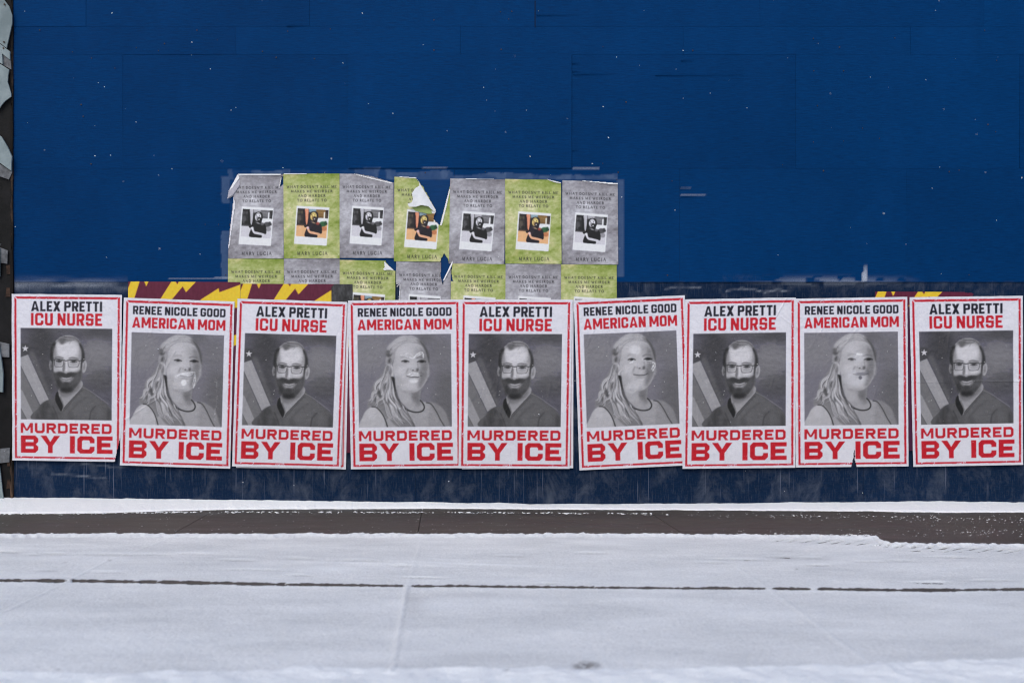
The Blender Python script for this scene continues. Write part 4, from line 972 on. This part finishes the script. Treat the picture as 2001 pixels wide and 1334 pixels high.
# split veneer and open seams: thin dark slivers standing in the plywood face (raised splinters)
def splinters():
    V = []; F = []
    for (x0, x1, y, th) in [(1120, 1200, 145, 1.0), (1280, 1460, 147, .9), (1330, 1378, 383.5, 1.0), (1328, 1352, 367.5, .8), (1048, 1130, 30, .7), (1118, 1134, 124, .8), (1118, 1136, 140, .8), (1118, 1130, 294, .7), (560, 600, 51, .6), (1330, 1356, 119, .6)]:
        b = len(V); z = wz(y)
        V += [(wx(x0), -.0045, z), (wx(x1), -.0035, z + .0006), (wx(x1), -.0035, z - .0004), (wx(x0), -.0065, z - th * K * .9), (wx(x0), -.001, z - th * K * 1.2)]
        F += [[b, b + 3, b + 2, b + 1], [b + 3, b + 4, b + 2]]
    o = mk('lifted_veneer', V, F, M_BLUE, hoarding); o["kind"] = "stuff"
splinters()
# light edge of the bare board joint at the top
v, f = box_arr(wx(1045.2), wx(1046.2), -.002, .0, wz(54), wz(2)); mk('bare_board_edge', v, f, M_WOOD, hoarding)

# ------------------------------------------------------------------ neighbouring front at the left edge
nb_ = thing('neighbouring_shopfront', 'dark old shopfront edge with torn pale green sheets, at the far left', 'building', (wx(-20), 0, 0))
def put(name, P, y0, y1, m, label=None, parent=None, ch=True):
    v, f = prism([(wx(a) - wx(-20), wz(b)) for a, b in P], y0, y1); o = mk(name, v, f, m, parent or nb_)
    if label: o['label'] = label
    return o
put('tar_paper_board', [(-420, 985), (22, 985), (22, -384), (-420, -384)], -.004, .05, M_TAR)
Rj = random.Random(9)
L = [(23, 985)]; 
for y in range(975, -384, -14): L.append((23.5 + Rj.uniform(-2.0, 1.6) - (1 if y % 5 else 0), y))
Rr = [(26.5 + Rj.uniform(-.6, .6), y) for y in range(-384, 985, 40)] + [(26.5, 985)]
put('splintered_wood_strip', L + Rr, -.010, .02, M_WOOD)
# brick courses showing between the torn pieces
for k, y in enumerate(range(320, 970, 22)):
    if Rj.random() < .8: continue
    put('brick', [(15 + Rj.uniform(-2, 1), y), (21.5, y), (21.5, y + 18), (15 + Rj.uniform(-3, 1), y + 18)], -.009, -.0045, M_BRICK)
sheets = [
    [(-420, -384), (20, -384), (22, -200), (6, -120), (12, -40), (10, 0), (22, 16), (28, 33), (28, 48), (22, 75), (17, 97), (0, 84), (-420, 60)],
    [(-420, 61), (0, 85.5), (17, 98.5), (24, 104), (24, 120), (9, 108), (10, 129), (0, 123.5), (-420, 100)],
    [(-420, 101), (0, 125), (22, 139), (20, 150), (19, 163), (22, 172), (26, 186), (26, 191), (14, 200), (7, 208), (2, 216), (0, 214), (-30, 230), (-420, 240)],
    [(-420, 250), (-30, 255), (0, 264), (8, 270), (20, 290), (28, 308), (27, 320), (27, 336), (14, 327), (0, 317), (-420, 300)],
    [(-420, 470), (-60, 478), (0, 483), (4, 486), (4, 541), (0, 541), (-420, 548)],
    [(-420, 650), (-10, 662), (2, 668), (4, 680), (8, 706), (11, 730), (10, 766), (0, 764), (-420, 770)],
    [(-420, 860), (-20, 868), (0, 872), (2, 900), (6, 930), (9, 958), (11, 972), (-3, 976), (-420, 984)]]
for i, P in enumerate(sheets): put('painted_sheet', P, -.024 - .004 * (i % 2), -.017, M_TEAL)
for P in ([(9, 108), (24, 121), (25, 138), (9, 129)], [(0, 320), (27, 337), (20, 352), (0, 345)], [(2, 484), (18, 490), (17, 516), (3, 514)], [(3, 668), (21, 672), (21, 698), (6, 697)], [(1, 876), (22, 874), (21, 902), (2, 904)]):
    put('steel_bracket', P, -.0165, -.011, M_GALV)
for (a, b) in [(2, 6), (14, 13), (13, 86), (12, 98), (2, 132), (1, 102), (0, 306), (-60, 30), (-60, 140), (-50, 290), (1, 213)]:
    put('screw_head', [(a + 1.6 * math.cos(i / 8 * 6.283), b + 1.9 * math.sin(i / 8 * 6.283)) for i in range(8)], -.0305, -.027, M_SCREW)

# ------------------------------------------------------------------ posters
def albedo(rgb): return np.clip(s2l(rgb) / WALL_LIGHT * 1.0, .004, .82)
def quad(c, u, v):
    (x0, y0), (x1, y1), (x2, y2), (x3, y3) = c     # TL TR BR BL
    X = (x0 * (1 - u) + x1 * u) * (1 - v) + (x3 * (1 - u) + x2 * u) * v
    Y = (y0 * (1 - u) + y1 * u) * (1 - v) + (y3 * (1 - u) + y2 * u) * v
    return X, Y
def sheet(name, c, img, ydepth, step, m, seed, cuts=(), creases=(), wave=.0010, parent=None, curl=(), vmax=1.0, edge=0.0, off=(0, 0)):
    wpx = abs(c[1][0] - c[0][0]); hpx = abs(c[3][1] - c[0][1])
    nx = int(wpx / step) + 1; ny = int(hpx * vmax / step) + 1
    u = np.linspace(0, 1, nx); v = np.linspace(0, vmax, ny); U, V = np.meshgrid(u, v)
    X, Y = quad(c, U, V)
    hh, ww = img.shape[:2]; s = ww / wpx
    im = blur(img, max(1, s * .33)) if s * .33 > .8 else img
    colr = albedo(bilin(im, U * (ww - 1), V * (hh - 1)))
    relief = (fbm(X / 70, Y / 70, seed, 3) - .5) * wave * 1.2 + (np.abs(fbm(X / 26, Y / 40, seed + 5, 3) - .5)) * wave * 1.4 + (fbm(X / 7, Y / 9, seed + 9, 3) - .5) * wave * .25
    for (a, b_, cc, d, am, w_) in creases:
        t = np.clip(((X - a) * (cc - a) + (Y - b_) * (d - b_)) / ((cc - a) ** 2 + (d - b_) ** 2), 0, 1)
        dd = np.hypot(X - a - t * (cc - a), Y - b_ - t * (d - b_)); relief += am * np.exp(-(dd / w_) ** 2)
    if edge:
        eg = np.exp(-(1 - V) * hpx / 5) + np.exp(-V * hpx / 5); relief += eg * edge * (vn(X / 28, V * 0, seed + 3) ** 2)
        wob = (fbm(X / 16, V * 0 + seed, seed) - .5) * edge * 420
        Y = Y + wob * np.exp(-V * hpx / 3) * (V < .1)
        eg = np.exp(-(1 - U) * wpx / 4) + np.exp(-U * wpx / 4); relief += eg * edge * (vn(Y / 34, U * 0, seed + 4) ** 2)
        X = X + (fbm(Y / 22, U * 0 + seed, seed + 2) - .5) * edge * 300 * (np.exp(-(1 - U) * wpx / 3) - np.exp(-U * wpx / 3))
    for (a, b_, r, am) in curl:
        relief += am * np.exp(-((X - a) ** 2 + (Y - b_) ** 2) / r ** 2)
    relief -= relief.min()
    keep = None
    if cuts:
        Xc = (X[:-1, :-1] + X[1:, 1:]) / 2; Yc = (Y[:-1, :-1] + Y[1:, 1:]) / 2; keep = np.ones(Xc.shape, bool)
        jx = (fbm(Xc / 3, Yc / 3, seed + 7) - .5) * 2; jy = (fbm(Xc / 3, Yc / 3, seed + 8) - .5) * 2
        for P in cuts: keep &= ~inpoly(Xc + jx, Yc + jy, P)
    F = grid_faces(ny, nx, keep)[:, ::-1]
    ox = wx(np.mean([p[0] for p in c])) if parent is None else parent['ox']; oz = wz(np.mean([p[1] for p in c])) if parent is None else parent['oz']
    Vt = np.stack([wx(X) - ox, -relief, wz(Y) - oz], -1).reshape(-1, 3)
    Vt, F, C_ = compact(Vt, F, colr.reshape(-1, 3))
    o = mk(name, Vt, F, m, None, C_, True); o.location = (ox, -ydepth, oz); o['ox'] = float(ox); o['oz'] = float(oz); o['yd'] = float(ydepth)
    return o

def flap(parent, P, name='folded_corner', tone=(216, 216, 228), lift=.006, base=.001, seed=1, lab='white back of the folded paper', n=14):
    """a turned-over piece of paper: outline P (photo px), first two points = the fold line, bulging away from the wall"""
    xs = [p[0] for p in P]; ys = [p[1] for p in P]; st = max(.8, max(max(xs) - min(xs), max(ys) - min(ys)) / 70)
    U = np.arange(min(xs), max(xs) + st, st); W_ = np.arange(min(ys), max(ys) + st, st); X, Y = np.meshgrid(U, W_)
    if len(U) < 2 or len(W_) < 2: return
    Xc = (X[:-1, :-1] + X[1:, 1:]) / 2; Yc = (Y[:-1, :-1] + Y[1:, 1:]) / 2; keep = inpoly(Xc, Yc, P)
    (a, b_), (c, d) = P[0], P[1]; L_ = math.hypot(c - a, d - b_) + 1e-6
    dist = np.abs((X - a) * (d - b_) - (Y - b_) * (c - a)) / L_; dm = max(1e-6, np.percentile(dist, 90))
    q = np.clip(dist / dm, 0, 1.3)
    rel = base + lift * (np.sin(np.clip(q, 0, 1) * 2.4) + .35 * (fbm(X / 12, Y / 12, seed, 3) - .3) + .25 * q)
    t = np.array(tone, float) * (1 + 0 * X[..., None])
    F = grid_faces(len(W_), len(U), keep)[:, ::-1]
    if not len(F): return
    ox, oz = parent['ox'], parent['oz']
    Vt = np.stack([wx(X) - ox, -rel, wz(Y) - oz], -1).reshape(-1, 3); Vt, F, C_ = compact(Vt, F, albedo(t).reshape(-1, 3))
    o = mk(name, Vt, F, M_BACK, parent, C_, True); o['label'] = lab
    return o

man = poster_design('man'); woman = poster_design('woman')
blank = np.zeros((PH * 2, PW * 2, 3)) + PAPER
_y, _x = np.mgrid[0:PH * 2, 0:PW * 2]
_r = ((_x > 10) & (_x < PW * 2 - 8) & (_y > 10) & (_y < PH * 2 - 10)) & ~((_x > 18) & (_x < PW * 2 - 16) & (_y > 19) & (_y < PH * 2 - 17)); blank[_r] = RED
G_BIG = 'white red-framed protest posters in a row'
big = [
    ('man', None, [(25.5, 574.5), (240.2, 576.5), (238, 901.5), (27, 898.5)], 'leftmost big poster, a bearded man, bottom right corner torn off',
     [[(238.8, 846), (226, 902), (260, 905), (260, 840)]], [(205, 590, 236, 670, .0012, 3), (236, 640, 232, 850, .0010, 2), (110, 590, 112, 640, .0006, 3)]),
    ('woman', 'drip', [(243.6, 581.6), (459.5, 589.4), (451, 914.8), (236, 908.2)], 'big poster of a woman with a dripping white paste moustache', [], [(455, 610, 448, 880, .0008, 2)]),
    ('man', None, [(465.5, 583.6), (679, 590.2), (666.5, 915.2), (454.8, 910)], 'bearded man poster between the paste-moustached woman and the woman with paste eyebrows', [], [(672, 640, 664, 880, .0008, 2)]),
    ('woman', 'brow', [(680.8, 587.7), (899.6, 585.2), (902.5, 913.6), (686.4, 915.9)], 'big poster of a woman with white paste eyebrows on her forehead', [], [(700, 600, 698, 800, .0006, 2)]),
    ('man', None, [(899.6, 585.4), (1117.8, 585.8), (1112.6, 915), (896.2, 914)], 'middle big poster, bearded man, right of the woman with white paste eyebrows', [], [(1050, 860, 1100, 905, .0016, 3), (1000, 660, 1026, 706, .0009, 1.5), (1095, 640, 1104, 680, .0009, 2), (1060, 905, 1110, 870, .001, 2)]),
    ('woman', 'cheek', [(1121, 586.6), (1337, 577.2), (1348.6, 908), (1132, 918)], 'tilted big poster of a woman with white paste curls on her cheek', [], [(1130, 600, 1136, 700, .0006, 2)]),
    ('man', None, [(1338, 585.4), (1553.4, 581.6), (1552.6, 912.8), (1332.6, 915)], 'bearded man poster with creased top right corner, right of the tilted poster', [], [(1512, 624, 1536, 582, .0026, 1.3), (1524, 618, 1552, 640, .0018, 1.6), (1528, 600, 1548, 620, .0012, 3)]),
    ('woman', 'rub', [(1552.6, 583.8), (1771, 580.2), (1773.6, 910.2), (1553.8, 912.4)], 'big poster of a woman split by a tear at its bottom edge', [[(1661.5, 914), (1665, 898), (1668, 877), (1669.6, 880), (1669, 896), (1672.5, 914)]], [(1556, 640, 1590, 632, .0010, 3), (1560, 620, 1575, 622, .001, 3)]),
    ('man', None, [(1775, 581), (1995.8, 578.2), (1996.4, 907.2), (1782.6, 911.2)], 'rightmost big poster, bearded man, with a horizontal fold across the beard', [[(1774, 560), (1777, 700), (1777.5, 760), (1770, 760), (1770, 560)]], [(1776, 746, 1850, 747, .0012, 1.4), (1900, 744, 1996, 745, .0022, 1.2), (1985, 600, 1990, 800, .0012, 3)]),
]
def wrinkles(c, i):
    R = random.Random(70 + i); out = []
    for _ in range(9):
        u = R.uniform(.03, .97); x = c[0][0] + u * 210; y = R.uniform(590, 890); a = R.gauss(1.57, .35); L = R.uniform(20, 90)
        out.append((x, y, x + L * math.cos(a), y + L * math.sin(a), R.uniform(.0008, .0018), R.uniform(1.2, 2.4)))
    return out
for i, (kind, scb, c, lab, cuts, cr) in enumerate(big):
    img = man if kind == 'man' else scribble(woman.copy(), scb, 7 + i)
    yd = .0105 + (.0022 if i in (0, 4, 6) else 0) + (.001 if i == 2 else 0) + (.0012 if i == 8 else 0)
    o = sheet('protest_poster', c, img, yd, 1.12, M_PAPER, 40 + i * 13, cuts, [(a, b_, cc, d, am * 1.3, w_) for a, b_, cc, d, am, w_ in cr] + wrinkles(c, i), .0028, edge=.0020)
    tag(o, lab, 'poster', G_BIG)
# overlooked layers: posters underneath whose edges show
for (c, lab) in [([(470, 592), (683, 592), (676.4, 916.5), (462, 913)], 'white poster edge showing behind the third big poster'),
                 ([(905, 588), (1120.5, 586), (1119.8, 914), (903, 916)], 'white and red poster edge showing behind the middle big poster of the bearded man')]:
    o = sheet('underlying_poster', c, blank, .0085, 3, M_PAPER, 7, (), (), .0008); tag(o, lab, 'poster', 'posters pasted under the big ones')

# small book posters, two rows
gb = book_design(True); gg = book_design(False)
G_S = 'small green and grey book posters'
row1 = [
    (0, [(449.2, 342.4), (554.3, 341.3), (554.8, 505.2), (446.8, 505.2)], 'grey book poster at the left end of the upper row, its left edge curled',
     [[(430, 338), (466, 338), (460, 352), (448, 374), (444, 389), (430, 392)], [(446, 389), (458, 383), (456, 400), (450, 450), (446.8, 486), (440, 500), (440, 389)], [(550.5, 346), (546, 368), (554.6, 360), (554, 345)]]),
    (1, [(554.3, 340.3), (663.8, 339.8), (664.1, 504.9), (555.3, 505.2)], 'intact green book poster, second from the left in the upper row', []),
    (0, [(664, 340.2), (769, 341.2), (770.6, 504.2), (664, 504.2)], 'grey upper-row book poster with its top right edge folded down', [[(692, 339), (730, 346), (767, 357.5), (775, 357), (775, 335), (692, 335)]]),
    (1, [(771, 346.3), (880, 348.8), (877.4, 511.9), (770, 511)], 'green book poster torn open, a big white flap hanging from its middle',
     [[(812, 348), (823, 362), (826, 364), (851, 410), (851, 415), (847, 428), (858, 440), (860, 441), (878.8, 368), (886, 340), (812, 340)], [(861, 512), (862, 506), (868, 494.5), (876.8, 508), (877, 514), (862, 516)]]),
    (0, [(880, 349.4), (987, 351.3), (985.4, 516.2), (876.8, 515.2)], 'grey book poster right of the torn green one in the upper row', []),
    (1, [(987, 350.5), (1096.2, 352.3), (1097.3, 516), (987.4, 515.4)], 'green book poster in the upper row with its top right corner lifting', [[(1068, 350), (1085, 354.5), (1100, 358.5), (1100, 345), (1068, 345)]]),
    (0, [(1098.8, 353), (1206.8, 356), (1207.8, 517.2), (1098.6, 516.2)], 'grey book poster at the right end of the upper row', [[(1135, 353), (1170, 357), (1206, 360), (1212, 360), (1212, 350), (1135, 350)]]),
]
row2 = [
    (1, [(446, 505.8), (555, 506), (555.6, 671), (446.6, 671)], 'green book poster at the left end of the lower row', []),
    (0, [(555.4, 506), (664, 505.6), (664.4, 671), (556, 671)], 'grey lower-row book poster, second from the left, above the maroon sheet', [[(553, 548), (557.5, 536), (556, 549)]]),
    (1, [(664, 508), (773, 510), (772, 675), (663, 673)], 'green book poster in the lower row with a white folded top right corner', [[(752, 506), (754, 512), (762, 522), (771.5, 530), (780, 530), (780, 506)]]),
    (0, [(774.4, 511.7), (881, 513.4), (880, 678), (774, 676)], 'grey book poster in the lower row, slit by a dark tear at its right', [[(862, 515), (861, 540), (865.5, 557.5), (868, 548), (883, 518), (883, 510), (862, 510)], [(771, 556), (782, 555), (779, 590), (771, 590)]]),
    (1, [(881.6, 514.6), (988, 516.3), (987.6, 680), (880, 679)], 'green book poster in the lower row, right of the dark tear', [[(881, 532), (886, 550), (880, 549)], [(879, 510), (885, 510), (881, 540), (879, 540)]]),
    (0, [(988, 516), (1096, 516.6), (1096, 681), (987, 680)], 'grey lower-row book poster, second from the right', []),
    (1, [(1096.4, 517), (1204.8, 517.8), (1205, 682), (1096, 681)], 'green book poster at the right end of the lower row', []),
]
bobs = []
for k, (g, c, lab, cuts) in enumerate(row2):
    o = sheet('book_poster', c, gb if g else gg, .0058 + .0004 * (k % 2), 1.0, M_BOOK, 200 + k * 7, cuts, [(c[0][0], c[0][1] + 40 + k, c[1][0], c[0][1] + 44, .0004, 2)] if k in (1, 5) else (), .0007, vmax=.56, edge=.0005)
    tag(o, lab, 'poster', G_S); bobs.append(o)
for k, (g, c, lab, cuts) in enumerate(row1):
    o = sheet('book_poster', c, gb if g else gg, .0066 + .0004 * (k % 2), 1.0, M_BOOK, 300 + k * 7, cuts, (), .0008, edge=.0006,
              curl=[(851, 420, 16, .004)] if k == 3 else ())
    tag(o, lab, 'poster', G_S); bobs.append(o)
B = bobs[7:]
flap(B[0], [(465, 342), (448, 373), (446.5, 375.5), (455, 368), (469, 349), (466.5, 343)], seed=2, lift=.004)
flap(B[0], [(448, 373), (469, 349), (470, 362), (457, 381), (445.5, 389)], 'curled_edge', (158, 156, 168), .003, .002, 3, 'grey printed edge bent forward')
flap(B[0], [(458, 384), (447, 485), (448.6, 485), (455, 440), (460.5, 402)], 'curled_edge', (208, 208, 220), .003, .001, 4)
flap(B[0], [(466, 341.2), (550, 340.6), (550, 342.4), (468, 343.2)], 'curled_edge', (214, 214, 224), .003, .001, 5)
flap(B[0], [(549.6, 347), (545.6, 368), (546.8, 368), (550.8, 349)], 'curled_edge', (214, 214, 224), .002, .001, 5)
flap(B[2], [(692, 340), (766, 357.4), (765, 359.6), (757, 357.5), (725, 350), (700, 343.2)], 'curled_edge', (220, 220, 230), .004, .001, 6)
flap(B[3], [(815, 350), (851, 410), (852, 415), (848, 414), (838, 405), (825, 402.6), (812, 406), (800, 405.6), (797.5, 400), (806, 397), (808, 390), (806, 380), (812, 370), (820, 364), (820, 357)], 'hanging_flap', (222, 222, 232), .016, .004, 7, 'white torn flap folded down over the poster')
flap(B[3], [(848, 414), (851, 417), (838, 419), (812, 413), (806, 406), (812, 406), (825, 402.6), (838, 405)], 'flap_underside', (140, 156, 92), .004, .002, 8, 'green print under the hanging flap')
flap(B[3], [(780, 345.6), (812, 347.6), (815, 349.6), (800, 348.4), (782, 347)], 'curled_edge', (214, 214, 224), .003, .001, 9)
flap(B[3], [(878.8, 368), (860, 441), (863.6, 440.6), (872, 408), (879.6, 373)], 'curled_edge', (220, 220, 230), .005, .002, 10)
flap(B[5], [(1068, 350.8), (1096, 357.6), (1096, 359), (1086, 357.6), (1072, 353)], 'curled_edge', (220, 220, 230), .004, .001, 11)
flap(B[6], [(1137, 353.6), (1206.8, 358.8), (1206.6, 361), (1190, 360.4), (1160, 356.8), (1140, 355)], 'curled_edge', (220, 220, 230), .004, .001, 12)
flap(B[4], [(910, 349.6), (965, 350.6), (965, 351.6), (910, 351)], 'curled_edge', (216, 216, 226), .003, .001, 12)
flap(B[1], [(556, 339.8), (600, 339.6), (600, 341), (556, 341)], 'curled_edge', (216, 216, 226), .003, .001, 12)
flap(bobs[2], [(751, 511), (771, 529.4), (762, 527.5), (751, 528.6), (749.5, 526), (752.5, 522)], seed=13, lift=.006)
flap(bobs[3], [(884.6, 509.5), (865.4, 549), (868, 548.6), (881, 524), (885, 514)], 'curled_edge', (214, 214, 226), .005, .002, 14)
flap(bobs[3], [(781.6, 555), (779.6, 590), (780.8, 590), (783, 556)], 'curled_edge', (210, 210, 222), .003, .001, 15)
flap(bobs[3], [(775, 560), (786, 548), (786.6, 549.4), (776.6, 561)], 'curled_edge', (150, 148, 160), .002, .001, 15)

# maroon and gold sheets, mostly covered
team = team_design()
tm2 = team.copy(); _y, _x = np.mgrid[0:team.shape[0], 0:team.shape[1]]; ux, uy = _x / 3, _y / 3
m_ = (ux > 176 + (uy - 10) * .0) & (uy < 106) & (ux + uy * .9 > 182)
tone = 44 + (fbm(ux / 4, uy / 9, 6) - .4) * 70; tm2[m_] = np.stack([tone, tone, tone * 1.05], -1)[m_]
tm3 = team.copy(); q_ = uy > 30; tm3[q_] = (tm3[q_] * 0 + np.array([62., 20, 52])); m_ = (ux > 212) & (uy > 104) & (uy < 120); tm2[m_] = (206, 150, 96)
G_T = 'maroon and gold sheets under the big posters'
for (c, im, lab, cuts) in [
        ([(251.5, 550.3), (470.4, 551.4), (469, 880), (250.5, 879)], team, 'maroon sheet with gold shards above the second big poster', ()),
        ([(471, 554.6), (689.6, 555.4), (688.8, 884), (470, 883)], tm2, 'maroon and gold sheet with a dark picture at its right end', ()),
        ([(1709, 569.8), (1926, 571), (1925, 880), (1708, 880)], tm3, 'maroon and gold sheet peeping out above the two rightmost big posters',
         [[(1870, 560), (1885, 572), (1935, 578), (1935, 560)], [(1905, 560), (1900, 579), (1940, 579), (1940, 560)]])]:
    o = sheet('team_sheet', c, im, .0080, 1.4, M_BOOK, 90 + int(c[0][0]) % 7, cuts, (), .0006, edge=.0004); tag(o, lab, 'poster', G_T)

# ------------------------------------------------------------------ snow in the air
def flakes():
    R = random.Random(21); V = []; F = []
    O = [(1, 0, 0), (-1, 0, 0), (0, 1, 0), (0, -1, 0), (0, 0, 1), (0, 0, -1)]; T = [(0, 2, 4), (2, 1, 4), (1, 3, 4), (3, 0, 4), (2, 0, 5), (1, 2, 5), (3, 1, 5), (0, 3, 5)]
    for k in range(170):
        t = R.random() ** .55; dist = D * (.30 + .69 * t); px = R.uniform(-60, 2060); py = R.uniform(-60, 985)
        x = (px - CX) * dist / FPX; z = H - (py - HZ) * dist / FPX; y = dist - D
        if z < .02: continue
        s = R.choice([.0009, .0012, .0016, .0022]) * R.uniform(.8, 1.2) * (dist / D); a = R.gauss(1.0, .5); e = R.uniform(1.2, 2.6)
        b = len(V)
        for (p, q, r) in O:
            lx, lz = p * s, r * s * e; V.append((x + lx * math.cos(a) + lz * math.sin(a) * (-1), y + q * s, z + lx * math.sin(a) + lz * math.cos(a)))
        for t_ in T: F.append([b + i for i in t_])
    for (px, py, s, e, a) in [(219, 26, .004, 1.8, -.5), (375, 83, .0038, 1.4, .9), (1036, 306, .0042, 1.5, .9), (945, 171, .003, 1.5, .8), (411, 135, .003, 1.6, .4), (266, 239, .003, 1.7, .6), (204, 170, .003, 1.8, .9), (192, 162, .0025, 1.4, 1), (827, 88, .0026, 1.2, 1.4), (1205, 112, .003, 1.3, .6), (720, 203, .0026, 1.3, .8), (336, 330, .003, 1.6, .9), (951, 196, .0025, 1.2, 1)]:
        dist = D - .25; x = (px - CX) * dist / FPX; z = H - (py - HZ) * dist / FPX; b = len(V); s *= .75
        for (p, q, r) in O:
            lx, lz = p * s, r * s * e; V.append((x + lx * math.cos(a) - lz * math.sin(a), dist - D + q * s, z + lx * math.sin(a) + lz * math.cos(a)))
        for t_ in T: F.append([b + i for i in t_])
    V = np.array(V); mk('falling_snow', V, F, M_SNOW, smooth=True, kind='stuff', attrs={'fresh': np.ones(len(V)), 'dirt': np.zeros(len(V))})
flakes()
